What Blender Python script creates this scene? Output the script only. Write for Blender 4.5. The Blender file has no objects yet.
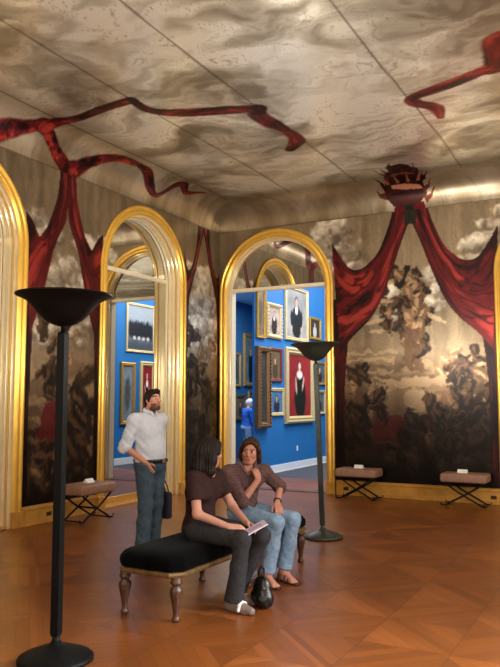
import bpy, bmesh, math, random
import numpy as np
from mathutils import Vector, Matrix
random.seed(7); rng = np.random.default_rng(7)
C = bpy.context.scene.collection
PI = math.pi

# ------------------------------------------------------------------ helpers
def lin(c):
    o = []
    for v in c[:3]:
        v = v / 255.0
        o.append(v / 12.92 if v <= .04045 else ((v + .055) / 1.055) ** 2.4)
    return tuple(o)
def lin_arr(a):
    v = np.clip(a / 255.0, 0, 1)
    return np.where(v <= .04045, v / 12.92, ((v + .055) / 1.055) ** 2.4)

def mat(name, col, rough=.5, metal=0.0, noise=0.0, nscale=20.0, bump=0.0, stretch=(1, 1, 1), spec=.5, sheen=0, coat=0):
    m = bpy.data.materials.new(name); m.use_nodes = True
    n = m.node_tree.nodes; l = m.node_tree.links
    b = n['Principled BSDF']
    b.inputs['Roughness'].default_value = rough; b.inputs['Metallic'].default_value = metal
    b.inputs['Specular IOR Level'].default_value = spec
    b.inputs['Sheen Weight'].default_value = sheen
    b.inputs['Coat Weight'].default_value = coat
    c = lin(col)
    b.inputs['Base Color'].default_value = (*c, 1)
    if noise or bump:
        tc = n.new('ShaderNodeTexCoord'); mp = n.new('ShaderNodeMapping'); mp.inputs['Scale'].default_value = stretch
        nz = n.new('ShaderNodeTexNoise'); nz.inputs['Scale'].default_value = nscale; nz.inputs['Detail'].default_value = 6
        l.new(tc.outputs['Object'], mp.inputs['Vector']); l.new(mp.outputs['Vector'], nz.inputs['Vector'])
        if noise:
            cr = n.new('ShaderNodeValToRGB')
            cr.color_ramp.elements[0].position = .3; cr.color_ramp.elements[1].position = .7
            cr.color_ramp.elements[0].color = (*[x * (1 - noise) for x in c], 1)
            cr.color_ramp.elements[1].color = (*[min(1, x * (1 + noise)) for x in c], 1)
            l.new(nz.outputs['Fac'], cr.inputs['Fac']); l.new(cr.outputs['Color'], b.inputs['Base Color'])
        if bump:
            bp = n.new('ShaderNodeBump'); bp.inputs['Strength'].default_value = bump; bp.inputs['Distance'].default_value = .01
            l.new(nz.outputs['Fac'], bp.inputs['Height']); l.new(bp.outputs['Normal'], b.inputs['Normal'])
    return m

def painted_mat(name, rough=.5, metal=0.0, spec=.5, nscale=60, amount=.12, bump=0.05):
    m = bpy.data.materials.new(name); m.use_nodes = True
    n = m.node_tree.nodes; l = m.node_tree.links
    b = n['Principled BSDF']
    b.inputs['Roughness'].default_value = rough; b.inputs['Metallic'].default_value = metal
    b.inputs['Specular IOR Level'].default_value = spec
    at = n.new('ShaderNodeAttribute'); at.attribute_name = 'Paint'
    tc = n.new('ShaderNodeTexCoord'); nz = n.new('ShaderNodeTexNoise')
    nz.inputs['Scale'].default_value = nscale; nz.inputs['Detail'].default_value = 5
    mr = n.new('ShaderNodeMapRange'); mr.inputs['From Min'].default_value = .3; mr.inputs['From Max'].default_value = .7
    mr.inputs['To Min'].default_value = 1 - amount; mr.inputs['To Max'].default_value = 1 + amount
    mx = n.new('ShaderNodeVectorMath'); mx.operation = 'SCALE'
    l.new(tc.outputs['Object'], nz.inputs['Vector']); l.new(nz.outputs['Fac'], mr.inputs['Value'])
    l.new(at.outputs['Color'], mx.inputs[0]); l.new(mr.outputs['Result'], mx.inputs['Scale'])
    l.new(mx.outputs['Vector'], b.inputs['Base Color'])
    if bump:
        bp = n.new('ShaderNodeBump'); bp.inputs['Strength'].default_value = bump; bp.inputs['Distance'].default_value = .01
        l.new(nz.outputs['Fac'], bp.inputs['Height']); l.new(bp.outputs['Normal'], b.inputs['Normal'])
    return m

def emis(name, col, strength):
    m = bpy.data.materials.new(name); m.use_nodes = True
    b = m.node_tree.nodes['Principled BSDF']
    b.inputs['Base Color'].default_value = (*lin(col), 1)
    b.inputs['Emission Color'].default_value = (*lin(col), 1); b.inputs['Emission Strength'].default_value = strength
    return m

def mesh_obj(name, verts, faces, m, parent=None, smooth=False, colors=None, loc=None):
    me = bpy.data.meshes.new(name)
    me.from_pydata([tuple(map(float, v)) for v in verts], [], [tuple(map(int, f)) for f in faces])
    me.validate(verbose=False)
    if smooth: me.polygons.foreach_set('use_smooth', [True] * len(me.polygons))
    if colors is not None and len(me.vertices) == len(colors):
        ca = me.color_attributes.new('Paint', 'FLOAT_COLOR', 'POINT')
        a = np.ones((len(colors), 4), np.float32); a[:, :3] = colors
        ca.data.foreach_set('color', a.ravel())
    o = bpy.data.objects.new(name, me); C.objects.link(o)
    if m:
        for x in (m if isinstance(m, (list, tuple)) else [m]): me.materials.append(x)
    if parent: o.parent = parent
    if loc is not None: o.location = loc
    return o

def bm_obj(name, bm, m, parent=None, smooth=False, bevel=0, loc=None, seg=2, sub=0):
    bmesh.ops.recalc_face_normals(bm, faces=bm.faces)
    me = bpy.data.meshes.new(name); bm.to_mesh(me); bm.free()
    if smooth: me.polygons.foreach_set('use_smooth', [True] * len(me.polygons))
    o = bpy.data.objects.new(name, me); C.objects.link(o)
    for x in (m if isinstance(m, (list, tuple)) else [m]): me.materials.append(x)
    if bevel:
        b = o.modifiers.new('bevel', 'BEVEL'); b.width = bevel; b.segments = seg; b.limit_method = 'ANGLE'
    if sub:
        s = o.modifiers.new('sub', 'SUBSURF'); s.levels = sub; s.render_levels = sub
    if parent: o.parent = parent
    if loc is not None: o.location = loc
    return o

def box(bm, x0, x1, y0, y1, z0, z1, mi=0):
    vs = [bm.verts.new(p) for p in ((x0,y0,z0),(x1,y0,z0),(x1,y1,z0),(x0,y1,z0),(x0,y0,z1),(x1,y0,z1),(x1,y1,z1),(x0,y1,z1))]
    for f in ((0,3,2,1),(4,5,6,7),(0,1,5,4),(1,2,6,5),(2,3,7,6),(3,0,4,7)):
        bm.faces.new([vs[i] for i in f]).material_index = mi

def lathe(bm, prof, n=48, c=(0,0,0), ang0=0.0, mod=None):
    rings = []
    for r, z in prof:
        ring = []
        for k in range(n):
            a = ang0 + 2*PI*k/n
            rr = r * (mod(a, z) if mod else 1)
            ring.append(bm.verts.new((c[0]+rr*math.cos(a), c[1]+rr*math.sin(a), c[2]+z)))
        rings.append(ring)
    for i in range(len(rings)-1):
        for k in range(n):
            bm.faces.new((rings[i][k], rings[i][(k+1)%n], rings[i+1][(k+1)%n], rings[i+1][k]))
    bm.faces.new(rings[0][::-1]); bm.faces.new(rings[-1])

def tube(bm, pts, r, n=10):
    pts = [Vector(p) for p in pts]; rings = []
    for i, p in enumerate(pts):
        t = (pts[min(i+1, len(pts)-1)] - pts[max(i-1, 0)]).normalized()
        a = Vector((0,0,1)) if abs(t.z) < .9 else Vector((1,0,0))
        u = t.cross(a).normalized(); v = t.cross(u)
        rr = r[i] if isinstance(r, (list, tuple)) else r
        rings.append([bm.verts.new(p + u*rr*math.cos(2*PI*k/n) + v*rr*math.sin(2*PI*k/n)) for k in range(n)])
    for i in range(len(rings)-1):
        for k in range(n):
            bm.faces.new((rings[i][k], rings[i][(k+1)%n], rings[i+1][(k+1)%n], rings[i+1][k]))
    bm.faces.new(rings[0][::-1]); bm.faces.new(rings[-1])

def empty(name, loc=(0,0,0), rz=0):
    o = bpy.data.objects.new(name, None); C.objects.link(o); o.empty_display_size = .1
    o.location = loc; o.rotation_euler = (0, 0, rz); return o
def tag(o, label, cat, group=None, kind=None):
    if label: o['label'] = label
    if cat: o['category'] = cat
    if group: o['group'] = group
    if kind: o['kind'] = kind
    return o
def struct(o): o['kind'] = 'structure'; return o
def copy_tree(o, parent=None):
    c = o.copy(); C.objects.link(c)
    if parent: c.parent = parent
    for ch in list(o.children): copy_tree(ch, c)
    return c

# ------------------------------------------------------------------ noise for painted surfaces
def vnoise(x, y, seed=0):
    xi = np.floor(x).astype(np.int64); yi = np.floor(y).astype(np.int64)
    fx = x - xi; fy = y - yi
    fx = fx*fx*(3-2*fx); fy = fy*fy*(3-2*fy)
    def h(a, b):
        n = (a*374761393 + b*668265263 + seed*144665) & 0x7fffffff
        n = ((n ^ (n >> 13)) * 1274126177) & 0x7fffffff
        n = n ^ (n >> 16)
        return (n & 0xffff) / 65535.0
    return (h(xi,yi)*(1-fx)+h(xi+1,yi)*fx)*(1-fy) + (h(xi,yi+1)*(1-fx)+h(xi+1,yi+1)*fx)*fy
def fbm(x, y, seed=0, oct=5, gain=.5):
    s = np.zeros_like(x, dtype=float); a = 1; t = 0
    for i in range(oct):
        s += a*vnoise(x*2**i, y*2**i, seed+i*17); t += a; a *= gain
    return s/t
def smooth(a, b, x):
    t = np.clip((x-a)/(b-a), 0, 1); return t*t*(3-2*t)
def mix(a, b, t): return a*(1-t[..., None]) + np.array(b, float)*t[..., None]
def inpoly(U, Z, pts):
    ins = np.zeros(U.shape, bool); n = len(pts)
    for i in range(n):
        x0, y0 = pts[i]; x1, y1 = pts[(i+1) % n]
        if y0 == y1: continue
        c = ((y0 > Z) != (y1 > Z)) & (U < (x1-x0)*(Z-y0)/(y1-y0)+x0)
        ins ^= c
    return ins

def crv(pts, n):
    """Catmull-Rom resample of a polyline"""
    P = np.array(pts, float)
    P = np.vstack([2*P[0]-P[1], P, 2*P[-1]-P[-2]])
    seg = len(P)-3; ts = np.linspace(0, seg-1e-6, n); out = []
    for t in ts:
        i = int(t); f = t-i; p0, p1, p2, p3 = P[i:i+4]
        out.append(.5*((2*p1)+(-p0+p2)*f+(2*p0-5*p1+4*p2-p3)*f*f+(-p0+3*p1-3*p2+p3)*f**3))
    return np.array(out)

class Raster:
    def __init__(s, u0, u1, z0, z1, res=.008):
        s.u0, s.z0, s.res = u0, z0, res
        s.w = int((u1-u0)/res)+2; s.h = int((z1-z0)/res)+2
        s.U, s.Z = np.meshgrid(u0+res*np.arange(s.w), z0+res*np.arange(s.h))
        s.col = np.zeros((s.h, s.w, 3))
    def blend(s, c, t): s.col = s.col*(1-t[..., None]) + (np.array(c, float) if not isinstance(c, np.ndarray) else c)*t[..., None]
    def win(s, u0, u1, z0, z1):
        i0 = max(0, int((u0-s.u0)/s.res)); i1 = min(s.w, int((u1-s.u0)/s.res)+2)
        j0 = max(0, int((z0-s.z0)/s.res)); j1 = min(s.h, int((z1-s.z0)/s.res)+2)
        return None if i1 <= i0 or j1 <= j0 else (slice(j0, j1), slice(i0, i1))
    def wblend(s, k, c, t): s.col[k] = s.col[k]*(1-t[..., None]) + np.asarray(c, float)*t[..., None]
    def ell(s, cx, cz, rx, rz, col, ang=0, op=1, rough=.25, seed=1, soft=.12):
        m = max(rx, rz)*(1+soft+rough)+s.res; k = s.win(cx-m, cx+m, cz-m, cz+m)
        if k is None: return
        U, Z = s.U[k], s.Z[k]; ca, sa = math.cos(ang), math.sin(ang)
        x = (U-cx)*ca+(Z-cz)*sa; z = -(U-cx)*sa+(Z-cz)*ca
        d = np.sqrt((x/rx)**2+(z/rz)**2) + rough*(fbm(U*14, Z*14, seed, 4)-.5)*2
        s.wblend(k, col, op*(1-smooth(1-soft, 1+soft, d)))
    def poly(s, pts, col, op=1, wob=.02, seed=3):
        p = np.array(pts); k = s.win(p[:, 0].min()-wob, p[:, 0].max()+wob, p[:, 1].min()-wob, p[:, 1].max()+wob)
        if k is None: return
        U, Z = s.U[k], s.Z[k]
        a = wob*(fbm(U*9, Z*9, seed, 3)-.5)*2; b = wob*(fbm(U*9+40, Z*9+7, seed, 3)-.5)*2
        s.wblend(k, col, op*inpoly(U+a, Z+b, pts).astype(float))
    def warp(s, amp, f, seed, z1=9):
        """stir the painting with noise so that shapes become irregular brushwork"""
        a = amp*(fbm(s.U*f, s.Z*f, seed, 4)-.5)*2; b = amp*(fbm(s.U*f+31, s.Z*f+17, seed, 4)-.5)*2
        s.col = s.sample((s.U+a).ravel(), (s.Z+b).ravel()).reshape(s.h, s.w, 3)
    def strip(s, ea, eb, fn, n=900, m=260, ease=None):
        A = crv(ea, n); B = crv(eb, n)
        T, S = np.meshgrid(np.linspace(0, 1, n), np.linspace(0, 1, m), indexing='ij')
        P = A[:, None, :]*(1-S[..., None]) + B[:, None, :]*S[..., None]
        ii = np.round((P[..., 0]-s.u0)/s.res).astype(int); jj = np.round((P[..., 1]-s.z0)/s.res).astype(int)
        ok = (ii >= 0) & (ii < s.w) & (jj >= 0) & (jj < s.h)
        col = fn(T, S)
        s.col[jj[ok], ii[ok]] = col[ok]
    def sample(s, u, z):
        x = np.clip((np.asarray(u)-s.u0)/s.res, 0, s.w-1.001); y = np.clip((np.asarray(z)-s.z0)/s.res, 0, s.h-1.001)
        i = x.astype(int); j = y.astype(int); fx = (x-i)[:, None]; fy = (y-j)[:, None]
        c = s.col
        return (c[j,i]*(1-fx)+c[j,i+1]*fx)*(1-fy)+(c[j+1,i]*(1-fx)+c[j+1,i+1]*fx)*fy

def drape_fn(seed, fs=7, ft=3, bright=1.0, fade=None):
    dark = np.array((26, 7, 9.)); mid = np.array((92, 21, 23.)); hi = np.array((156, 52, 44.))
    def fn(T, S):
        w = fbm(T*2.6, S*1.7, seed+5, 3)-.5
        s_ = S+.30*w
        n = fbm(s_*fs*1.1, T*ft*.8, seed, 4); c = fbm(s_*fs*1.9+3, T*ft*.7, seed+31, 3)
        crease = smooth(.0, .075, np.abs(c-.5)); crease2 = smooth(.0, .05, np.abs(n-.47))
        f = .5+.5*np.sin(s_*fs*3.1+6*fbm(T*2.2, S*1.2, seed+9, 3))
        v = np.clip(.75*(n-.5)*2.2+.5*f+.30, 0, 1)*(.35+.65*crease)*(.55+.45*crease2)
        v = v*(1-.5*smooth(.86, 1, S))*(1-.5*smooth(.86, 1, 1-S))
        o = mix(np.broadcast_to(dark, S.shape+(3,)), mid, smooth(.05, .5, v))
        o = mix(o, hi, smooth(.58, 1.0, v))*bright
        if fade is not None: o = o*(1-(1-fade)*smooth(.1, .7, T))[..., None]
        return o
    return fn

# ------------------------------------------------------------------ room numbers
HC, R0, Z0 = 5.35, .5, 4.85          # ceiling height, cove radius, cove start
XR, YR = 10.0, -15.0                 # right wall, rear wall
AW, ASP = 1.17, 3.65                 # arch outer half width, spring height
RH = AW-.20                          # clear half width of an arch
ARCH_L = [-6.17, -2.35]; ARCH_B = [1.20, 6.29]
def P_left(u, z, off=0.0): return (off, u, z)
def P_back(u, z, off=0.0): return (u, -off, z)

# ------------------------------------------------------------------ materials
M = {}
M['gold'] = mat('gilded_wood', (230, 182, 78), .28, .5, noise=.08, nscale=5, bump=.02)
M['gold_dull'] = mat('worn_gilding', (196, 144, 62), .42, .3, noise=.15, nscale=8, bump=.03)
M['cream_gold'] = mat('pale_gilding', (242, 224, 180), .14, .35, noise=.06, nscale=8)
M['cream'] = mat('cream_paint', (226, 214, 186), .3, 0, noise=.05, nscale=10)
M['mirror'] = mat('mirror_glass', (205, 205, 200), .01, 1.0)
M['iron'] = mat('blackened_iron', (11, 12, 13), .5, .0, noise=.3, nscale=30, spec=.15)
M['iron_green'] = mat('grey_green_iron', (54, 60, 54), .42, .3, noise=.3, nscale=30)
M['velvet'] = mat('black_velvet', (5, 5, 6), .95, 0, noise=.3, nscale=40, sheen=.02, spec=.05)
M['bench_wood'] = mat('carved_wood', (74, 43, 25), .45, 0, noise=.35, nscale=18, bump=.3)
M['bench_trim'] = mat('gilt_wood_trim', (112, 86, 52), .4, .3, noise=.25, nscale=18)
M['stool_pad'] = mat('buff_leather', (146, 110, 90), .6, 0, noise=.15, nscale=14)
M['card'] = mat('white_card', (235, 235, 232), .6)
M['brass'] = mat('brass_plate', (70, 52, 30), .4, .6)
M['carpet'] = mat('grey_carpet', (62, 64, 72), .95, 0, noise=.2, nscale=60)
M['blue'] = mat('blue_wall_paint', (22, 106, 172), .6, 0, noise=.06, nscale=3)
M['dimblue'] = mat('slate_blue_paint', (34, 92, 136), .7, 0, noise=.06, nscale=3)
M['olive'] = mat('olive_wall_paint', (92, 112, 70), .7)
M['white'] = mat('white_paint', (225, 226, 228), .5)
M['plain'] = mat('grey_brown_plaster', (120, 104, 84), .5, .1, noise=.3, nscale=3)
M['wallpaint'] = painted_mat('painted_canvas', .36, .62, .5, 55, .13, .06)
M['ceilpaint'] = painted_mat('painted_ceiling', .33, .75, .5, 40, .06, .02)
M['canvas'] = painted_mat('oil_paint', .45, 0, .4, 50, .15, .05)
M['skin'] = painted_mat('skin', .55, 0, .35, 90, .05, .02)
M['cavity'] = mat('dark_void', (15, 12, 10), .9)
FG = [mat('gilt_frame', (198, 150, 64), .35, .55, noise=.3, nscale=40, bump=.3),
      mat('pale_gilt_frame', (214, 190, 140), .4, .3, noise=.2, nscale=40, bump=.3),
      mat('red_frame', (110, 40, 30), .45, .1, noise=.2, nscale=30),
      mat('bronze_frame', (120, 88, 52), .45, .4, noise=.3, nscale=30, bump=.3)]

# parquet
def parquet():
    m = bpy.data.materials.new('oak_parquet'); m.use_nodes = True
    n = m.node_tree.nodes; l = m.node_tree.links; b = n['Principled BSDF']
    def math_(op, a, c=None, d=None):
        k = n.new('ShaderNodeMath'); k.operation = op
        for i, v in enumerate((a, c, d)):
            if v is None: continue
            if isinstance(v, (int, float)): k.inputs[i].default_value = v
            else: l.new(v, k.inputs[i])
        return k.outputs[0]
    tc = n.new('ShaderNodeTexCoord'); sx = n.new('ShaderNodeSeparateXYZ'); l.new(tc.outputs['Object'], sx.inputs[0])
    S = .84
    x, y = sx.outputs[0], sx.outputs[1]
    u = math_('DIVIDE', math_('ADD', x, y), S*1.41421); v = math_('DIVIDE', math_('SUBTRACT', x, y), S*1.41421)
    iu, iv = math_('FLOOR', u), math_('FLOOR', v)
    fu = math_('SUBTRACT', math_('SUBTRACT', u, iu), .5); fv = math_('SUBTRACT', math_('SUBTRACT', v, iv), .5)
    sel = math_('GREATER_THAN', math_('ABSOLUTE', fu), math_('ABSOLUTE', fv))   # triangle choice
    nsel = math_('SUBTRACT', 1, sel)
    along = math_('ADD', math_('MULTIPLY', sel, fv), math_('MULTIPLY', nsel, fu))
    across = math_('ADD', math_('MULTIPLY', sel, fu), math_('MULTIPLY', nsel, fv))
    NP = 9.0
    pk = math_('FLOOR', math_('MULTIPLY', across, NP)); pf = math_('FRACT', math_('MULTIPLY', across, NP))
    cv = n.new('ShaderNodeCombineXYZ'); l.new(math_('ADD', iu, math_('MULTIPLY', sel, 37.0)), cv.inputs[0]); l.new(iv, cv.inputs[1]); l.new(pk, cv.inputs[2])
    wn = n.new('ShaderNodeTexWhiteNoise'); l.new(cv.outputs[0], wn.inputs['Vector'])
    sg = math_('SIGN', across)
    cv2 = n.new('ShaderNodeCombineXYZ'); l.new(math_('ADD', iu, math_('MULTIPLY', sel, 11.0)), cv2.inputs[0]); l.new(iv, cv2.inputs[1]); l.new(sg, cv2.inputs[2])
    wn2 = n.new('ShaderNodeTexWhiteNoise'); l.new(cv2.outputs[0], wn2.inputs['Vector'])
    g = n.new('ShaderNodeCombineXYZ'); l.new(math_('MULTIPLY', along, 3.0), g.inputs[0]); l.new(math_('MULTIPLY', across, 60.0), g.inputs[1]); l.new(wn.outputs['Value'], g.inputs[2])
    nz = n.new('ShaderNodeTexNoise'); nz.inputs['Scale'].default_value = 2.2; nz.inputs['Detail'].default_value = 6; l.new(g.outputs[0], nz.inputs['Vector'])
    val = math_('ADD', math_('ADD', math_('MULTIPLY', wn.outputs['Value'], .30), math_('MULTIPLY', wn2.outputs['Value'], .25)), math_('MULTIPLY', nz.outputs['Fac'], .46))
    cr = n.new('ShaderNodeValToRGB'); e = cr.color_ramp.elements
    e[0].position = .12; e[0].color = (*lin((96, 51, 20)), 1); e[1].position = .95; e[1].color = (*lin((160, 94, 46)), 1)
    k = e.new(.55); k.color = (*lin((130, 72, 29)), 1)
    l.new(val, cr.inputs['Fac'])
    edge = math_('MINIMUM', pf, math_('SUBTRACT', 1, pf))
    seam = math_('LESS_THAN', edge, .03)
    diag = math_('LESS_THAN', math_('ABSOLUTE', math_('SUBTRACT', math_('ABSOLUTE', fu), math_('ABSOLUTE', fv))), .008)
    dk = math_('SUBTRACT', 1, math_('MULTIPLY', math_('MAXIMUM', seam, diag), .42))
    vm = n.new('ShaderNodeVectorMath'); vm.operation = 'SCALE'; l.new(cr.outputs['Color'], vm.inputs[0]); l.new(dk, vm.inputs['Scale'])
    l.new(vm.outputs[0], b.inputs['Base Color'])
    rg = math_('ADD', .22, math_('MULTIPLY', nz.outputs['Fac'], .22)); l.new(rg, b.inputs['Roughness'])
    bp = n.new('ShaderNodeBump'); bp.inputs['Strength'].default_value = .12; bp.inputs['Distance'].default_value = .004
    l.new(val, bp.inputs['Height']); l.new(bp.outputs['Normal'], b.inputs['Normal'])
    return m
M['parquet'] = parquet()

# ------------------------------------------------------------------ painted wall pictures (generic clouds, drapery, landscape)
def base_wall(r, seed, banks):
    U, Z = r.U, r.Z
    st = fbm(U*9, Z*.35, seed, 5); bl = fbm(U*1.4, Z*1.2, seed+3, 5)
    r.col[:] = np.array((138, 120, 95.)); r.col *= (.68+.38*st+.36*(bl-.5)+.16*fbm(U*30, Z*6, seed+9, 3))[..., None]
    g = np.random.default_rng(seed)
    for c0, hw in banks:
        for k in range(46):
            cx = c0+hw*(g.random()*2-1)*1.15; side = min(1, abs(cx-c0)/hw)
            cz = (2.35+1.7*g.random() if hw < 1 else 2.9+.95*side+.7*g.random()*(.3+side)); rr = .09+(.24 if hw < 1 else .19)*g.random()
            w = r.win(cx-rr*2.4, cx+rr*2.4, cz-rr*2, cz+rr*2)
            if w is None: continue
            u, z = U[w], Z[w]
            d = np.sqrt(((u-cx)/(rr*1.5))**2+((z-cz)/rr)**2)+1.1*(fbm(u*7, z*7, seed+k, 5)-.5)
            lit = np.clip(.45+.5*((z-cz)/rr-.4*(u-cx)/rr)+1.3*(fbm(u*9, z*9, seed+50+k, 4)-.5), 0, 1)
            col = np.array((98, 84, 68.))*(1-lit[..., None])+np.array((252, 242, 222.))*lit[..., None]
            r.wblend(w, col, .88*(1-smooth(.6, 1.0, d)))
def lower(r, seed, zt=2.9):
    U, Z = r.U, r.Z
    land = fbm(U*3+.8*fbm(U*5, Z*5, seed+71, 3), Z*8, seed+70, 5)
    t = 1-smooth(zt-1.0, zt+.1, Z+.6*(land-.5))
    r.blend(mix(np.broadcast_to(np.array((150, 124, 92.)), U.shape+(3,)), (82, 61, 43), smooth(.38, .62, land)), .8*t)
    t = 1-smooth(zt-1.9, zt-.6, Z+.9*(fbm(U*2.2, Z*2.2, seed+80, 4)-.5))
    fg = fbm(U*5+1.2*fbm(U*4, Z*4, seed+91, 3), Z*5+1.2*fbm(U*4+9, Z*4, seed+92, 3), seed+90, 6, .62)
    c = mix(np.broadcast_to(np.array((20, 14, 12.)), U.shape+(3,)), (74, 53, 38), smooth(.40, .54, fg))
    r.blend(mix(c, (138, 106, 76), smooth(.58, .72, fg)), .9*t)
def forms(r, seed, boxes):
    """clusters of rough brushed masses: dark mass, lit flank, small highlights"""
    g = np.random.default_rng(seed)
    for (u0, u1, z0, z1, n, dark, sc) in boxes:
        for k in range(n):
            x = u0+(u1-u0)*g.random(); z = z0+(z1-z0)*g.random(); s = sc*(.6+.8*g.random()); a = (g.random()-.5)*2.2
            d = g.random() < dark
            cb = np.array((34, 24, 18.))*(.6+.8*g.random()) if d else np.array((112, 84, 60.))*(.8+.4*g.random())
            cl = np.array((104, 76, 54.)) if d else np.array((190, 156, 118.))
            r.ell(x, z, .45*s, .95*s, cb, a, .92, .6, seed+k)
            ca, sa = math.cos(a), math.sin(a)
            r.ell(x-.16*s*ca, z-.16*s*sa+.1*s, .17*s, .6*s, cl, a, .75, .7, seed+k+100, .4)
            for q in range(3):
                th = g.random()*6.28; r.ell(x+.5*s*math.cos(th), z+.75*s*math.sin(th), .11*s, .26*s, cl*(.5+.6*g.random()), th, .8, .6, seed+k+200+q, .3)
def drapes(r, c0, hw, seed, outer, inner, narrow, tail_z, fs=4.5, tone=.7):
    for sd in (-1, 1):
        X = lambda a: c0+sd*hw*a
        r.strip([(X(1.03), tail_z+.9), (X(1.02), tail_z), (X(1.0), 1.2), (X(1.03), .3)],
                [(X(1-narrow*2.2), tail_z+.9), (X(1-narrow*1.2), tail_z-.1), (X(1-narrow*.8), 1.25), (X(1-narrow), .3)], drape_fn(seed+3+sd, 1.6, 6, 1.0, tone*.6))
        r.strip([(X(a), z) for a, z in outer], [(X(a), z) for a, z in inner], drape_fn(seed+sd, fs, 3.6, 1.0), 1000, 420)

LW = Raster(-12.5, 0.02, 0, 4.9, .012)
base_wall(LW, 11, [(-4.26, .8), (-8.08, .8), (-.59, .5)])
lower(LW, 11, 2.55)
for c0, sd in ((-4.26, 21), (-8.08, 51), (-.59, 77)):
    forms(LW, sd+5, [(c0-.5, c0-.2, 1.7, 3.0, 10, .85, .2), (c0-.1, c0+.5, .5, 2.0, 20, .9, .24), (c0-.6, c0, .4, 1.1, 9, .7, .2), (c0-.1, c0+.4, 2.1, 2.7, 6, .6, .14)])
    if sd != 77:
        for z in (.85, 1.05, 1.25): LW.poly([(c0-.6, z), (c0-.05, z+.04), (c0-.05, z+.10), (c0-.6, z+.08)], (118, 90, 74), .7, .05)
        LW.poly([(c0-.5, 1.1), (c0-.02, 1.15), (c0-.02, 1.62), (c0-.35, 1.6)], (100, 24, 28), .8, .08, 6)
LW.warp(.05, 7, 5)
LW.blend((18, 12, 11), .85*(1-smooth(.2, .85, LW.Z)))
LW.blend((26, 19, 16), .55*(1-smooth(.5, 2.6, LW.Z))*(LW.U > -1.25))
OL = [(.19, 5.02), (.22, 4.8), (.27, 4.48), (.47, 4.07), (.60, 3.92), (.72, 3.83), (.80, 3.90), (.92, 4.03), (1.06, 4.12)]
IL = [(-.02, 5.02), (-.02, 4.8), (.0, 4.5), (.05, 4.17), (.22, 3.92), (.36, 3.70), (.46, 3.43), (.66, 2.95), (.90, 2.5)]
for c0, sd in ((-4.26, 21), (-8.08, 51)): drapes(LW, c0, .74, sd, OL, IL, .14, 2.9, 3.0, .5)
OC = [(.33, 5.04), (.36, 4.61), (.48, 4.3), (.60, 4.12), (.80, 3.96), (.96, 4.02), (1.1, 4.25)]
IC = [(-.02, 5.04), (.02, 4.75), (.18, 4.51), (.40, 4.1), (.60, 3.8), (.82, 3.45), (1.0, 3.0)]
drapes(LW, -.59, .59, 88, OC, IC, .10, 2.9, 3.0, .35)

BW = Raster(-.02, 10.0, 0, 4.9, .010)
base_wall(BW, 31, [(3.78, 1.37), (8.8, 1.37)])
lower(BW, 31, 2.75)
c0, hw = 3.78, 1.37
for u in (2.95, 3.78, 4.55): BW.blend((84, 70, 52), .45*(abs(BW.U-u) < .008))
for z in (1.85, 1.95, 2.1, 2.3, 2.42): BW.poly([(2.5, z), (3.5, z-.03), (3.5, z+.05), (2.5, z+.04)], (182, 158, 124), .6, .08)
forms(BW, 41, [(3.45, 3.95, 3.35, 3.85, 10, .85, .15), (3.6, 4.15, 2.95, 3.45, 16, .45, .17), (3.25, 3.7, 2.85, 3.3, 9, .85, .15), (3.62, 4.0, 2.35, 2.95, 14, .6, .15), (3.05, 3.4, 3.0, 3.7, 4, .3, .12), (4.2, 4.95, 2.05, 2.5, 20, .75, .12), (3.7, 3.95, 2.7, 3.3, 8, .1, .14)])
for x, z, a, b, g in ((3.32, 3.62, .22, .05, .1), (3.25, 3.35, .2, .04, -.2), (3.0, 2.95, .25, .045, .2), (4.15, 3.0, .2, .04, -.5), (3.2, 2.8, .2, .03, .1)):
    BW.ell(x, z, a, b, (188, 162, 126), g, .8, .5, 7)
BW.poly([(3.62, 2.85), (3.90, 2.85), (3.94, 2.15), (3.6, 2.15)], (88, 64, 46), .8, .14)
BW.poly([(3.25, 1.98), (4.5, 2.0), (4.4, 1.86), (3.35, 1.84)], (170, 142, 108), .9, .05)
BW.poly([(3.3, 1.84), (4.4, 1.84), (4.2, 1.35), (3.3, 1.2)], (150, 122, 92), .85, .12)
BW.ell(3.85, 1.6, .26, .2, (196, 166, 128), 0, .7, .6, 5)
for i, z in enumerate((.5, .68, .86, 1.04, 1.22)): BW.poly([(2.6, z), (3.5+.05*i, z-.02), (3.5+.05*i, z+.09), (2.6, z+.08)], (104+8*i, 80+7*i, 60+5*i), .85, .05)
BW.poly([(3.0, 1.0), (3.7, .92), (3.75, 1.32), (3.2, 1.42)], (122, 32, 32), .85, .08)
BW.poly([(2.75, .72), (3.3, .68), (3.3, .88), (2.85, .92)], (98, 28, 28), .75, .08)
forms(BW, 43, [(2.64, 2.92, .95, 1.9, 22, .8, .27), (2.74, 2.94, 1.95, 2.25, 6, 1, .15), (3.0, 3.25, 1.4, 1.8, 5, .9, .18)])
forms(BW, 45, [(3.6, 5.0, .4, 1.3, 60, .85, .20), (4.5, 5.0, 1.3, 2.2, 26, .85, .19), (4.0, 4.55, 1.2, 1.75, 14, .8, .17), (3.2, 4.0, .4, .75, 16, .7, .17)])
BW.warp(.045, 8, 9)
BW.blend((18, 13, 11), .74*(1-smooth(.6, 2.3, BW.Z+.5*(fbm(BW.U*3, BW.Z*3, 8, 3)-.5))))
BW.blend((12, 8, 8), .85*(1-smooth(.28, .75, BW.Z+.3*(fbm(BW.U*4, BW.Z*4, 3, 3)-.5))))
OB = [(.18, 5.12), (.26, 4.67), (.40, 4.21), (.52, 4.02), (.64, 3.91), (.78, 3.92), (.90, 4.10), (1.04, 4.42)]
IB = [(-.01, 5.02), (-.01, 4.78), (.12, 4.32), (.25, 3.82), (.40, 3.32), (.56, 3.0), (.78, 2.72), (.94, 2.45)]
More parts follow.
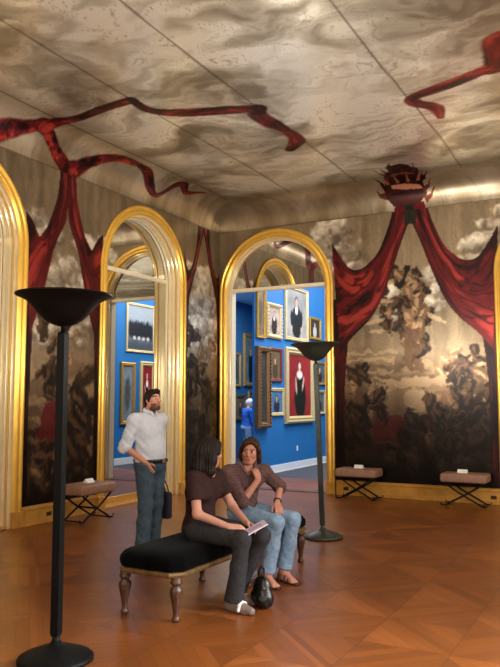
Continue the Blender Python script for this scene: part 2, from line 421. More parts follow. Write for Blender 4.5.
drapes(BW, c0, hw, 61, OB, IB, .12, 2.5, 4.5, .75); drapes(BW, 8.8, hw, 71, OB, IB, .12, 2.5, 4.5, .75)
BW.poly([(3.66, 4.62), (3.9, 4.62), (3.86, 5), (3.7, 5)], (30, 36, 26), .9, .02)

def wall_grid(name, P, u0, u1, z0, z1, arches, hw, ras, off, m, du=.02, dz=.02, label=None):
    """wall surface with round-headed openings cut along the exact curve"""
    V, F, Q = [], [], []
    cuts = sorted([(c-hw, c+hw, c) for c in arches if c+hw > u0 and c-hw < u1])
    secs = []; cur = u0
    for a, b, c in cuts:
        if a > cur: secs.append((cur, a, None))
        secs.append((max(a, u0), min(b, u1), c)); cur = min(b, u1)
    if cur < u1: secs.append((cur, u1, None))
    for a, b, c in secs:
        nu = max(2, int((b-a)/du)+1)
        if c is None: us = np.linspace(a, b, nu); zb = np.full(nu, z0)
        else:
            t0 = math.asin(np.clip((a-c)/hw, -1, 1)); t1 = math.asin(np.clip((b-c)/hw, -1, 1))
            us = c+hw*np.sin(np.linspace(t0, t1, max(nu, 40))); zb = ASP+np.sqrt(np.maximum(hw*hw-(us-c)**2, 0)); nu = len(us)
        nz = max(2, int((z1-zb.min())/dz)+1); base = len(V)
        for i in range(nu):
            for j in range(nz):
                z = zb[i]+(z1-zb[i])*j/(nz-1); V.append(P(us[i], z, off)); Q.append((us[i], z))
        for i in range(nu-1):
            for j in range(nz-1):
                k = base+i*nz+j; F.append((k, k+nz, k+nz+1, k+1))
    Q = np.array(Q)
    return mesh_obj(name, V, F, m, None, False, lin_arr(ras.sample(Q[:, 0], Q[:, 1])))

def solidify(o, t, off=-1.0):
    s = o.modifiers.new('thick', 'SOLIDIFY'); s.thickness = t; s.offset = off
    return o

AH = AW-.06
# structural walls (painted ground carries on behind the canvases)
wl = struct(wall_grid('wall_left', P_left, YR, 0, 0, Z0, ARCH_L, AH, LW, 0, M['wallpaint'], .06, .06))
wb = struct(wall_grid('wall_back', P_back, 0, XR, 0, Z0, ARCH_B, AH, BW, 0, M['wallpaint'], .06, .06))
bm = bmesh.new(); box(bm, -.62, -.5, YR, 0.5, 0, HC+.2); struct(bm_obj('wall_outer', bm, M['plain']))
# back wall rear skin with the doorway left open
bm = bmesh.new()
box(bm, -.5, ARCH_B[0]-RH-.02, .26, .3, 0, 5.55); box(bm, ARCH_B[0]+RH+.02, XR, .26, .3, 0, 5.55); box(bm, ARCH_B[0]-RH-.02, ARCH_B[0]+RH+.02, .26, .3, 3.76, 5.55)
struct(bm_obj('wall_between', bm, M['blue']))
bm = bmesh.new(); box(bm, XR, XR+.1, YR, 0, 0, HC); struct(bm_obj('wall_right', bm, M['plain']))
bm = bmesh.new(); box(bm, 0, XR, YR-.1, YR, 0, HC); struct(bm_obj('wall_rear', bm, M['plain']))
bm = bmesh.new(); box(bm, -.5, XR+.1, YR-.1, 2.02, -.1, 0); struct(bm_obj('floor', bm, M['parquet']))

# murals: canvases mounted just off the wall, arch centre to arch centre
def mural(P, u0, u1, arches, ras, label, z1=Z0):
    o = wall_grid('mural', P, u0, u1, .235, z1, arches, AW-.02, ras, .012, M['wallpaint'], .0145, .0145)
    tag(o, label, 'mural'); return o
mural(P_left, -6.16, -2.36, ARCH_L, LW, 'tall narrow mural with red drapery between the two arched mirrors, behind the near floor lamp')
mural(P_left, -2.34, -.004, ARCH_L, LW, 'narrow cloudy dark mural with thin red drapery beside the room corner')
mural(P_back, 1.24, 6.31, ARCH_B, BW, 'wide mural with large red curtains hanging from a crown, right of the open doorway')

# ------------------------------------------------------------------ ceiling with cove, painted clouds and ribbons
def ceil_z(x, y):
    d = np.minimum(np.minimum(x, XR-x), np.minimum(-y, y-YR)); d = np.clip(d, 0, R0)
    return Z0+R0*np.sqrt(np.maximum(1-(1-d/R0)**2, 0))
th = np.linspace(0, PI/2, 60)
near = R0*(1-np.cos(th))
xs = np.concatenate([near, np.arange(R0+.02, 3.1, .02), np.arange(3.1, 4.45, .013), np.arange(4.45, 6.6, .022), np.linspace(6.7, XR-R0, 30), XR-near[::-1][1:]])
ys = -np.concatenate([near, np.arange(R0+.015, 1.2, .015), np.arange(1.2, 6.0, .015), np.arange(6.0, 8.6, .03), np.linspace(8.7, -YR-R0, 50), -YR-near[::-1][1:]])
X, Y = np.meshgrid(xs, ys); Zc = ceil_z(X, Y)
a1 = fbm(X*.55, Y*.55, 201, 4)-.5; a2 = fbm(X*.55+9, Y*.55+5, 203, 4)-.5
b1 = fbm(X*1.9+3*a1, Y*2.6+3*a2, 207, 4)-.5; b2 = fbm(X*1.9+5+3*a2, Y*2.6+3*a1, 209, 4)-.5
wx = X+1.5*a1+.5*b1; wy = Y+1.5*a2+.5*b2
n1 = fbm(wx*.8, wy*1.5, 205, 5, .48); n2 = fbm(wx*2.6, wy*5.0, 215, 4, .5); n3 = fbm(wx*5, wy*11, 225, 2)
v = np.clip((n1-.5)*2.0+(n2-.5)*1.0+.22*(n3-.5)+.58, 0, 1)
col = mix(np.broadcast_to(np.array((138, 126, 108.)), X.shape+(3,)), (196, 188, 170), smooth(.0, .6, v))
col = mix(col, (244, 240, 228), smooth(.45, 1.0, v))
for q, wd in ((9, .05), (15, .035)):
    edge = np.abs(((n1*q+.5*n2) % 1)-.5)                                 # thin scalloped cloud outlines
    col = mix(col, (116, 98, 76), .38*(1-smooth(0, wd, edge))*smooth(.34, .6, n2))
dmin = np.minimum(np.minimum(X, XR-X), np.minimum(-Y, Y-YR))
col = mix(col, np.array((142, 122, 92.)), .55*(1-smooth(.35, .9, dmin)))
col *= (1-.10*((np.abs(((X-Y)*1.0) % .62) < .02)) * (dmin < R0))[..., None]
for sx in (.46, 1.70, 2.96, 4.72, 6.2, 7.6):                            # canvas joints
    col = mix(col, (72, 60, 48), .6*(1-smooth(.006, .018, np.abs(X-sx+.03*np.sin(Y*.9))))*(dmin > .42))
col = mix(col, (84, 68, 50), .6*(1-smooth(.006, .02, np.abs(Zc-Z0-.01))))
P3 = np.stack([X, Y, Zc], -1)
def ribbon(pts, widths, seed):
    global col
    n = 160
    pts = np.array(pts, float); pts[:, 2] = ceil_z(pts[:, 0], pts[:, 1])
    A = crv(pts, n); A[:, 2] = ceil_z(A[:, 0], A[:, 1]); W = np.interp(np.linspace(0, 1, n), np.linspace(0, 1, len(widths)), widths)
    best = np.full(X.shape, 9.0); tt = np.zeros(X.shape); sg = np.zeros(X.shape)
    for i in range(n-1):
        x0, x1 = sorted((A[i, 0], A[i+1, 0])); y0, y1 = sorted((A[i, 1], A[i+1, 1]))
        I = np.where((xs > x0-.4) & (xs < x1+.4))[0]; J = np.where((ys > y0-.4) & (ys < y1+.4))[0]
        if len(I) == 0 or len(J) == 0: continue
        sl = (slice(J[0], J[-1]+1), slice(I[0], I[-1]+1)); p = P3[sl]
        ba = A[i+1]-A[i]; h = np.clip(((p-A[i])@ba)/(ba@ba+1e-9), 0, 1)
        q = p-A[i]-h[..., None]*ba; d = np.linalg.norm(q, axis=-1)/W[i]
        s = np.sign(ba[0]*q[..., 1]-ba[1]*q[..., 0])
        u = d < best[sl]
        best[sl] = np.where(u, d, best[sl]); tt[sl] = np.where(u, (i+h)/n, tt[sl]); sg[sl] = np.where(u, s, sg[sl])
    S = np.clip(.5+.5*best*sg, 0, 1)
    c = drape_fn(seed, 1.6, 9, 1.15)(tt, S)
    k = (1-smooth(.74, 1.12, best+.25*(fbm(X*8, Y*8, seed, 3)-.5)))
    col = mix(col, c, k) if False else col*(1-k[..., None])+c*k[..., None]
Z_ = 0
ribbon([(.01, -5.75, Z_), (.06, -5.52, Z_), (.12, -5.28, Z_), (.24, -5.03, Z_)], [.17, .16, .12, .10], 301)
ribbon([(.25, -5.05, Z_), (.18, -4.86, Z_), (.06, -4.58, Z_), (.0, -4.30, Z_)], [.12, .09, .09, .13], 302)
ribbon([(.24, -4.95, Z_), (.62, -4.83, Z_), (1.21, -4.93, Z_), (1.66, -4.97, Z_)], [0.135, 0.095, 0.095, 0.095], 303)
ribbon([(1.66, -4.97, Z_), (1.68, -4.6, Z_), (1.97, -4.34, Z_), (2.59, -4.12, Z_), (2.94, -4.0, Z_)], [0.068, 0.095, 0.135, 0.135, 0.121], 304)
ribbon([(2.94, -4.0, Z_), (2.84, -3.8, Z_), (2.86, -3.44, Z_), (2.92, -3.16, Z_), (2.91, -2.73, Z_), (2.64, -2.40, Z_)], [0.121, 0.135, 0.162, 0.081, 0.135, 0.081], 305)
ribbon([(5.97, -4.38, Z_), (5.87, -3.82, Z_), (5.64, -3.71, Z_), (5.27, -3.56, Z_), (4.80, -3.39, Z_), (4.76, -3.2, Z_), (4.95, -2.95, Z_), (4.93, -2.6, Z_)], [0.189, 0.176, 0.108, 0.121, 0.095, 0.108, 0.108, 0.054], 306)
ribbon([(.0, -4.25, Z_), (.03, -4.05, Z_), (.12, -3.80, Z_), (.27, -3.43, Z_), (.31, -2.98, Z_)], [.14, .12, .10, .08, .05], 307)
ribbon([(.31, -2.98, Z_), (.26, -2.72, Z_), (.11, -2.43, Z_), (.05, -2.2, Z_), (.12, -2.0, Z_), (.34, -1.80, Z_), (.22, -1.5, Z_), (.37, -1.15, Z_)], [.05, .09, .10, .04, .05, .09, .05, .03], 308)
def paint_poly(pts, c, op=1.0):
    global col
    w = .012*(fbm(X*14, Y*14, 91, 3)-.5)*2
    k = op*inpoly(X+w, Y+.6*w, pts).astype(float); col = col*(1-k[..., None])+np.array(c, float)*k[..., None]
paint_poly([(3.53, -.014), (3.72, -.014), (3.72, .05), (3.49, .05)], (104, 24, 26)); paint_poly([(3.84, -.014), (4.03, -.014), (4.07, .05), (3.84, .05)], (104, 24, 26)); paint_poly([(3.69, -.014), (3.85, -.014), (3.85, .05), (3.69, .05)], (34, 34, 28))
# ornament over the wide mural's drapery, painted across the cove
DK, MD, LT, PK = (44, 18, 18), (96, 44, 34), (172, 104, 78), (216, 156, 122)
paint_poly([(3.39, -.11), (3.43, -.27), (3.52, -.47), (3.72, -.93), (3.81, -1.01), (3.97, -.87), (4.05, -.67), (4.07, -.43), (4.06, -.22), (4.10, -.06), (3.97, -.008), (3.50, -.008), (3.38, -.06)], (62, 28, 24))
paint_poly([(3.68, -.76), (3.79, -.99), (3.9, -1.02), (4.01, -.9), (4.04, -.67), (3.94, -.49), (3.79, -.64), (3.66, -.6)], DK)
paint_poly([(3.58, -.5), (3.8, -.56), (4.02, -.44), (4.0, -.40), (3.8, -.5), (3.58, -.44)], LT)
paint_poly([(3.61, -.40), (3.81, -.38), (4.0, -.29), (3.98, -.24), (3.79, -.30), (3.6, -.32)], DK)
paint_poly([(3.53, -.22), (3.76, -.22), (4.0, -.17), (4.03, -.12), (3.73, -.13), (3.53, -.16)], PK)
paint_poly([(3.49, -.11), (3.75, -.11), (4.03, -.09), (4.02, -.055), (3.74, -.065), (3.49, -.085)], DK)
for k, sp in enumerate(([(3.40, -.05), (3.28, -.07), (3.25, -.17), (3.31, -.11), (3.40, -.13)], [(3.40, -.11), (3.34, -.23), (3.35, -.36), (3.40, -.24), (3.45, -.19)],
           [(3.45, -.24), (3.46, -.42), (3.54, -.66), (3.55, -.4), (3.53, -.31)], [(3.97, -.19), (4.05, -.31), (4.12, -.46), (4.10, -.27), (4.04, -.16)],
           [(4.02, -.12), (4.13, -.16), (4.20, -.26), (4.15, -.12), (4.06, -.07)], [(4.02, -.04), (4.16, -.06), (4.25, -.14), (4.18, -.03), (4.07, -.01)],
           [(3.62, -.66), (3.66, -.95), (3.76, -1.10), (3.76, -.83)], [(3.98, -.5), (4.10, -.76), (4.08, -.5), (4.02, -.36)])):
    paint_poly(sp, MD if k in (0, 2, 4, 5) else DK)
for k in range(9):                                                       # pointed leaves standing round the rim
    xx = 3.40+.085*k; ln = (k-4)*.035
    paint_poly([(xx-.03, -.24), (xx+.03, -.24), (xx+ln, -.50-.02*(k % 2))], LT if k % 2 else DK)
for k in range(7):
    xx = 3.50+.085*k; ln = (k-3)*.03
    paint_poly([(xx-.028, -.52), (xx+.028, -.52), (xx+ln, -.98)], DK if k % 2 else MD)
V = P3.reshape(-1, 3); nx, ny = len(xs), len(ys)
idx = np.arange(nx*ny).reshape(ny, nx)
F = np.stack([idx[:-1, :-1], idx[1:, :-1], idx[1:, 1:], idx[:-1, 1:]], -1).reshape(-1, 4)
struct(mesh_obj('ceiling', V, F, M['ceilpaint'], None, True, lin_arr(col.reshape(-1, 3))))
bm = bmesh.new(); box(bm, -.62, XR+.1, YR-.1, .5, HC+.12, HC+.2); struct(bm_obj('ceiling_slab', bm, M['plain']))

# ------------------------------------------------------------------ gilded arches with mirrors
def arch_path(hw, n=44):
    p = [(-hw, 0.0, -1, 0)]
    for k in range(n+1):
        a = PI-PI*k/n; p.append((hw*math.cos(a), ASP+hw*math.sin(a), math.cos(a), math.sin(a)))
    p.append((hw, 0.0, 1, 0)); return p
def arch_sweep(bm, P, c, prof, zb=0.0):
    rows = []
    for (u, z, nx_, nz_) in arch_path(AW):
        row = []
        for ins, off in prof: row.append(bm.verts.new(P(c+u-nx_*ins, max(z-nz_*ins, zb), off)))
        rows.append(row)
    for i in range(len(rows)-1):
        for j in range(len(prof)-1):
            bm.faces.new((rows[i][j], rows[i+1][j], rows[i+1][j+1], rows[i][j+1]))
PF = [(0, .013), (0, .030), (.012, .038), (.03, .042), (.045, .038), (.052, .024), (.065, .022), (.078, .032), (.10, .042), (.122, .042), (.136, .034), (.142, .018), (.152, .016), (.158, .0)]
def reveal_profiles(d):
    k = d/.26
    prv = [(.158, 0)]
    for i in range(3):
        a = i*.076*k; q = .159+.012*i
        prv += [(q, -a-.008*k), (q, -a-.030*k), (q+.004, -a-.034*k), (q+.004, -a-.046*k), (q+.010, -a-.050*k), (q+.011, -a-.072*k)]
    bead = [(.180, -.06*k-.002), (.186, -.062*k), (.188, -.07*k), (.186, -.078*k), (.180, -.08*k)]
    return prv, bead, [(.194, -d*.9), (.198, -d*.93), (.20, -d), (.20, -d-.1)]
def arch(P, c, label, cat, opening):
    u, z = c, 0
    root = empty('gilded_doorway' if opening else 'arched_mirror', P(c, 0, 0)); tag(root, label, cat)
    L = Vector(P(c, 0, 0))
    def Q(uu, zz, off=0.0): return tuple(Vector(P(uu, zz, off))-L)
    bm = bmesh.new(); arch_sweep(bm, Q, c, PF); bm_obj('moulding', bm, M['gold'], root, True)
    D = .12 if P is P_back else .27
    PRV, PBEAD, PIN = reveal_profiles(D)
    if opening: PIN[-1] = (.20, -.26)
    bm = bmesh.new(); arch_sweep(bm, Q, c, PRV); bm_obj('reveal', bm, M['cream_gold'], root)
    bm = bmesh.new(); arch_sweep(bm, Q, c, PBEAD); bm_obj('bead', bm, M['gold'], root)
    bm = bmesh.new(); arch_sweep(bm, Q, c, PIN); bm_obj('inner_band', bm, M['cream'], root)
    def qbox(bm, u0, u1, z0, z1, o0, o1):
        a, b = Q(u0, z0, o0), Q(u1, z1, o1); box(bm, min(a[0], b[0]), max(a[0], b[0]), min(a[1], b[1]), max(a[1], b[1]), a[2], b[2])
    for s in (-1, 1):
        bm = bmesh.new(); e = sorted((c+s*(AW+.005), c+s*(AW-.165))); qbox(bm, e[0], e[1], 0, .21, .0, .055); bm_obj('plinth_block', bm, M['gold_dull'], root, bevel=.008)
    bm = bmesh.new(); qbox(bm, c-RH, c+RH, 3.69, 3.76, -D-.06, -D+.012); qbox(bm, c-RH, c+RH, 3.705, 3.745, -D-.01, -D+.03); bm_obj('transom', bm, M['cream'], root, bevel=.006)
    # half-round upper mirror
    bm = bmesh.new(); f0, f1 = [], []
    pts = [(c-RH, 3.75), (c+RH, 3.75)]+[(c+RH*math.cos(PI*k/40), ASP+RH*math.sin(PI*k/40)) for k in range(41) if ASP+RH*math.sin(PI*k/40) > 3.76]
    for (uu, zz) in pts: f0.append(bm.verts.new(Q(uu, zz, -D))); f1.append(bm.verts.new(Q(uu, zz, -D-.012)))
    bm.faces.new(f0); bm.faces.new(f1[::-1])
    for i in range(len(pts)): bm.faces.new((f0[i], f1[i], f1[(i+1) % len(pts)], f0[(i+1) % len(pts)]))
    bm_obj('lunette_mirror', bm, M['mirror'], root)
    if not opening:
        bm = bmesh.new(); qbox(bm, c-RH, c+RH, .12, 3.69, -D-.012, -D); bm_obj('mirror_pane', bm, M['mirror'], root)
        bm = bmesh.new(); qbox(bm, c-RH, c+RH, 0, .12, -D-.04, -D+.02); qbox(bm, c-RH, c+RH, 0, .03, -D, -.03); bm_obj('bottom_rail', bm, M['gold_dull'], root, bevel=.005)
        for s in (-1, 1):
            bm = bmesh.new(); e = sorted((c+s*RH, c+s*(RH-.03))); qbox(bm, e[0], e[1], .12, 3.69, -D, -D+.01); bm_obj('stile', bm, M['cream_gold'], root)
    else:
        bm = bmesh.new(); qbox(bm, c-RH, c+RH, 3.70, 3.78, -.26, -.19); bm_obj('head_board', bm, M['cream'], root)
        bm = bmesh.new(); qbox(bm, c-RH, c+RH, 0, .012, -.26, -.0); bm_obj('threshold', bm, M['bench_wood'], root)
    return root
arch(P_left, ARCH_L[0], 'gilded arched mirror cut off by the left edge of the picture', 'mirror', False)
arch(P_left, ARCH_L[1], 'gilded arched mirror on the left wall behind the standing man', 'mirror', False)
arch(P_back, ARCH_B[0], 'open gilded round-arched doorway leading to the blue gallery', 'doorway', True)
arch(P_back, ARCH_B[1], 'gilded arch cut off by the right edge of the picture', 'mirror', False)

# gold base trim below the murals, with small socket plates
def trim(name, P, u0, u1):
    bm = bmesh.new()
    def qb(z0, z1, o0, o1):
        a, b = P(u0, z0, o0), P(u1, z1, o1); box(bm, min(a[0], b[0]), max(a[0], b[0]), min(a[1], b[1]), max(a[1], b[1]), a[2], b[2])
    qb(0, .035, 0, .06); qb(.035, .2, 0, .045); qb(.2, .235, 0, .062); qb(.235, .25, 0, .035)
    return struct(bm_obj(name, bm, M['gold_dull'], bevel=.006))
trim('trim_1', P_left, -5.0, -3.52); trim('trim_2', P_left, -1.18, 0); trim('trim_3', P_back, 2.4, 5.15); trim('trim_4', P_back, 7.5, XR); trim('trim_5', P_left, -8.82, -7.34)
def socket(P, u, z, label):
    bm = bmesh.new(); a, b = P(u-.045, z-.025, .044), P(u+.045, z+.03, .053)
    box(bm, min(a[0], b[0]), max(a[0], b[0]), min(a[1], b[1]), max(a[1], b[1]), a[2], b[2])
    o = bm_obj('socket_plate', bm, M['brass'], bevel=.003); tag(o, label, 'socket')
socket(P_back, 2.58, .11, 'small dark socket plate in the gold base trim beside the open doorway')
socket(P_back, 5.02, .11, 'small dark socket plate in the gold base trim near the right-hand arch')
socket(P_left, -4.52, .11, 'small dark socket plate in the gold base trim of the left wall')

# ------------------------------------------------------------------ blue gallery beyond the doorway
GX = -.2
bm = bmesh.new(); box(bm, GX-.045, GX, 1.85, 8.2, 0, 5.2); struct(bm_obj('wall_gallery', bm, M['blue']))
bm = bmesh.new(); box(bm, GX, GX+.018, 1.85, 8.2, 0, .17); box(bm, GX, GX+.026, 1.85, 8.2, .0, .02); struct(bm_obj('baseboard_gallery', bm, M['white'], bevel=.004))
bm = bmesh.new(); box(bm, 4.0, 4.14, .3, 4.25, 0, 5.2); struct(bm_obj('wall_gallery_right', bm, M['blue']))
bm = bmesh.new(); box(bm, 3.982, 4.0, .3, 4.25, 0, .17); struct(bm_obj('baseboard_gallery_right', bm, M['white'], bevel=.004))
bm = bmesh.new(); box(bm, -.34, 8.1, 8.2, 8.3, 0, 5.2); struct(bm_obj('wall_gallery_far', bm, M['olive']))
bm = bmesh.new(); box(bm, 8.0, 8.1, .3, 8.2, 0, 5.2); struct(bm_obj('wall_gallery_side', bm, M['olive']))
bm = bmesh.new(); box(bm, -3.0, -2.8, .3, 8.3, 0, 5.2); struct(bm_obj('wall_anteroom', bm, M['dimblue']))
bm = bmesh.new(); box(bm, -3.0, -.34, 8.2, 8.3, 0, 5.2); struct(bm_obj('wall_anteroom_far', bm, M['dimblue']))
bm = bmesh.new(); box(bm, -.34, 8.1, .3, 8.3, 5.2, 5.3); struct(bm_obj('ceiling_gallery', bm, M['white']))
bm = bmesh.new(); box(bm, -3.0, -.34, .3, 8.3, 4.4, 4.5); struct(bm_obj('ceiling_anteroom', bm, M['white']))
bm = bmesh.new(); box(bm, -3.0, -.5, .26, .3, 0, 5.2); struct(bm_obj('wall_anteroom_front', bm, M['dimblue']))
bm = bmesh.new(); box(bm, -3.0, 8.1, 2.02, 8.3, -.1, 0.0); box(bm, -3.0, -.5, .3, 2.02, -.1, 0); struct(bm_obj('floor_gallery', bm, M['carpet']))

def picture(plane, c, u0, u1, z0, z1, fm, fw, depth, painter, label, group=None, bg=(90, 80, 70), ornate=False):
    """plane: 'x+' faces +x at x=c, 'x-' faces -x, 'y-' faces -y at y=c"""
    um, zm = (u0+u1)/2, (z0+z1)/2
    P = {'x+': lambda u, z, o: (c+o, u, z), 'x-': lambda u, z, o: (c-o, u, z), 'y-': lambda u, z, o: (u, c-o, z)}[plane]
    L = Vector(P(um, z0, 0)); root = empty('framed_picture', L); tag(root, label, 'picture', group)
    Q = lambda u, z, o: tuple(Vector(P(u, z, o))-L)
    bm = bmesh.new()
    prof = [(0, .002), (0, depth*.7), (fw*.25, depth), (fw*.5, depth*.8), (fw*.7, depth*.9), (fw*.9, depth*.6), (fw, depth*.45), (fw, depth*.2)]
    rows = []
    for ins, o in prof:
        rows.append([bm.verts.new(Q(a, b, o)) for a, b in ((u0+ins, z0+ins), (u1-ins, z0+ins), (u1-ins, z1-ins), (u0+ins, z1-ins))])
    for i in range(len(rows)-1):
        for k in range(4): bm.faces.new((rows[i][k], rows[i][(k+1) % 4], rows[i+1][(k+1) % 4], rows[i+1][k]))
    bm.faces.new(rows[0])
    if ornate:
        per = [(u0+fw*.4, z0+fw*.4, u1-fw*.4, z0+fw*.4), (u1-fw*.4, z0+fw*.4, u1-fw*.4, z1-fw*.4), (u1-fw*.4, z1-fw*.4, u0+fw*.4, z1-fw*.4), (u0+fw*.4, z1-fw*.4, u0+fw*.4, z0+fw*.4)]
        for a, b, a2, b2 in per:
            n = max(3, int(math.hypot(a2-a, b2-b)/.075))
            for k in range(n):
                t = k/n; p = Vector(Q(a+(a2-a)*t, b+(b2-b)*t, depth))
                bmesh.ops.create_icosphere(bm, subdivisions=1, radius=.026, matrix=Matrix.Translation(p))
    bm_obj('frame', bm, FG[fm], root)
    a0, a1, b0, b1 = u0+fw, u1-fw, z0+fw, z1-fw
    w, h = a1-a0, b1-b0; n, mm = 36, max(20, int(36*h/w)); 
    r = Raster(0, 1, 0, h/w, 1/60); r.col[:] = np.array(bg, float); r.col *= (.8+.4*fbm(r.U*4, r.Z*4, int(abs(u0*97+z0*31)) % 1000, 4))[..., None]
    painter(r, h/w)
    flip = plane in ('x-',)
    V, Fc, cc = [], [], []
    for i in range(n+1):
        for j in range(mm+1): V.append(Q(a0+w*i/n, b0+h*j/mm, depth*.3)); cc.append(((1-i/n) if flip else i/n, h/w*j/mm))
    for i in range(n):
        for j in range(mm): k = i*(mm+1)+j; Fc.append((k, k+mm+1, k+mm+2, k+1))
    cc = np.array(cc); mesh_obj('canvas', V, Fc, M['canvas'], root, False, lin_arr(r.sample(cc[:, 0], cc[:, 1])))
    return root
def sitter(body, face=(206, 160, 132), x=.5, head=.72, wid=.22, low=0.0, collar=None, arms=False, hair=(50, 34, 26)):
    def f(r, H):
        hz = head*H
        r.ell(x, hz*.45, wid, hz*.52, body, 0, 1, .15, 3); r.ell(x, hz*.78, wid*.78, hz*.14, body, 0, 1, .12, 4)
        if arms:
            r.ell(x-wid*.95, hz*.5, wid*.28, hz*.3, body, .15, 1, .1, 5); r.ell(x+wid*.95, hz*.5, wid*.28, hz*.3, body, -.15, 1, .1, 6)
            r.ell(x-wid*1.05, hz*.27, .05, .06, face, 0, 1, .1, 7); r.ell(x+wid*1.0, hz*.27, .05, .06, face, 0, 1, .1, 8)
        r.ell(x, hz*.92, .05, .09, face, 0, 1, .05, 9)
        if collar: r.ell(x, hz*.84, .08, .1, collar, 0, 1, .1, 10)
        r.ell(x, hz+.07, .082, .11, hair, 0, 1, .1, 11); r.ell(x+.005, hz+.05, .066, .088, face, 0, 1, .06, 12)
    return f
def gown(r, H):
    r.ell(.52, .30*H, .24, .36*H, (16, 14, 18), 0, 1, .1, 3); r.ell(.50, .56*H, .13, .14*H, (16, 14, 18), 0, 1, .1, 4)
    r.ell(.345, .50*H, .035, .15*H, (206, 170, 150), .15, 1, .1, 5); r.ell(.655, .53*H, .035, .13*H, (206, 170, 150), -.3, 1, .1, 6)
    r.ell(.50, .68*H, .13, .07*H, (236, 222, 214), 0, 1, .1, 7); r.ell(.50, .76*H, .045, .06*H, (228, 196, 176), 0, 1, .05, 8)
    r.ell(.5, .835*H, .085, .075*H, (40, 26, 22), 0, 1, .1, 9); r.ell(.505, .82*H, .065, .06*H, (228, 192, 170), 0, 1, .05, 10)
def crowd_scene(r, H):
    r.blend((150, 160, 172), smooth(.55, .7, r.Z/H))
    for k in range(12): r.ell(.08+.075*k, .42*H+.03*(k % 3), .055, .2*H, (26, 28, 36), 0, 1, .3, k)
    for k in range(4): r.ell(.2+.18*k, .27*H, .06, .04*H, (214, 206, 196), 0, .9, .3, 40+k)
    r.blend((60, 66, 78), .8*(1-smooth(.1, .28, r.Z/H)))
def plain_dark(r, H): r.ell(.5, .5*H, .3, .3*H, (52, 48, 40), 0, .6, .5, 3)

picture('x+', GX, 3.36, 4.70, 3.05, 4.37, 1, .09, .06, sitter((24, 26, 34), wid=.24, head=.7, arms=True, collar=(220, 220, 220)), 'large cream-framed portrait of a standing man in dark clothes, high on the blue wall', bg=(150, 148, 146))
picture('x+', GX, 2.42, 3.19, 3.02, 3.83, 1, .10, .05, sitter((44, 26, 24), wid=.24, collar=(230, 226, 220)), 'small portrait in a pale patterned frame, left of the large portrait of a standing man', bg=(170, 150, 138), ornate=True)
picture('x+', GX, 4.80, 5.54, 3.17, 3.74, 0, .07, .05, sitter((180, 176, 172), wid=.2, head=.66), 'small gilt-framed picture high on the blue wall, right of the portrait of a standing man', bg=(48, 46, 54))
picture('x+', GX, 2.51, 3.18, 2.04, 2.82, 2, .08, .05, sitter((70, 58, 44), wid=.24, head=.62), 'small brown portrait in a dark red frame, left of the lady in a black gown', bg=(104, 84, 60))
picture('x+', GX, 3.34, 5.0, 1.08, 2.88, 1, .17, .09, gown, 'large portrait of a lady in a black gown against red, in a wide gilt frame', bg=(142, 30, 40))
picture('x+', GX, 2.56, 3.28, 1.27, 1.905, 1, .08, .05, sitter((30, 40, 62), wid=.26, head=.6), 'small dark blue picture in a pale frame, lowest on the left of the blue wall', bg=(70, 110, 150))
picture('x+', GX, 5.08, 5.85, 2.02, 2.62, 0, .06, .05, sitter((28, 26, 30), wid=.22, head=.62), 'small gilt-framed picture behind the far floor lamp, upper of two', bg=(76, 88, 104))
picture('x+', GX, 5.08, 5.80, 1.27, 1.88, 1, .06, .05, sitter((40, 36, 40), wid=.22, head=.62), 'small pale-framed picture behind the far floor lamp, lower of two', bg=(84, 92, 104))
picture('x+', GX, 1.90, 2.33, 2.98, 4.17, 0, .07, .07, plain_dark, 'tall narrow gilt-framed picture at the near end of the blue wall, upper one', bg=(120, 104, 78))
picture('x+', GX, 1.87, 2.46, 1.02, 2.80, 3, .13, .13, plain_dark, 'tall dark picture in a knobbly bronze frame at the near end of the blue wall', bg=(66, 64, 62), ornate=True)
picture('x+', -2.8, 6.1, 6.96, 2.03, 3.54, 0, .10, .06, sitter((22, 22, 26), wid=.2, head=.68), 'gilt-framed full-length portrait on the dim slate wall beyond the doorway', bg=(104, 116, 120))
picture('x+', -2.8, 5.45, 5.92, 2.0, 2.95, 0, .07, .05, plain_dark, 'gilt-framed picture at the left edge of the doorway on the dim slate wall', bg=(70, 84, 92))
picture('x+', -2.8, 5.62, 6.22, 1.08, 1.78, 3, .07, .05, sitter((60, 52, 46), wid=.22, head=.6), 'bronze-framed small picture on the dim slate wall behind the man in blue', bg=(110, 96, 74))
picture('x+', -2.8, 6.38, 6.98, 1.28, 1.9, 0, .07, .05, sitter((40, 36, 34), wid=.22, head=.6), 'gilt-framed small picture on the dim slate wall, below the full-length portrait', bg=(96, 88, 76))
# seen only in the left-hand mirror
picture('x-', 4.0, 2.95, 4.2, 2.88, 4.18, 1, .07, .05, crowd_scene, 'wide picture of dark figures under a grey sky, seen in the left wall mirror', bg=(96, 104, 116))
picture('x-', 4.0, 3.55, 4.22, .95, 2.66, 1, .13, .07, gown, 'portrait of a lady against red, seen in the left wall mirror behind the standing man', bg=(132, 28, 40))
picture('x-', 4.0, 2.75, 3.35, 1.0, 2.6, 0, .10, .06, plain_dark, 'narrow gilt-framed picture seen in the left wall mirror, left of the lady against red', bg=(110, 120, 130))
picture('y-', 8.2, 5.55, 6.9, 2.75, 4.7, 3, .07, .05, plain_dark, 'large dark picture on an olive wall, seen in the left wall mirror', bg=(34, 32, 30))
picture('y-', 8.2, 6.2, 7.4, .9, 2.5, 3, .08, .05, plain_dark, 'olive-toned picture low on an olive wall, seen in the left wall mirror', bg=(96, 112, 64))
bm = bmesh.new(); box(bm, GX, GX+.008, 4.02, 4.10, .42, .54); o = bm_obj('socket_plate', bm, M['white'], bevel=.003); tag(o, 'small white socket plate low on the blue gallery wall', 'socket')

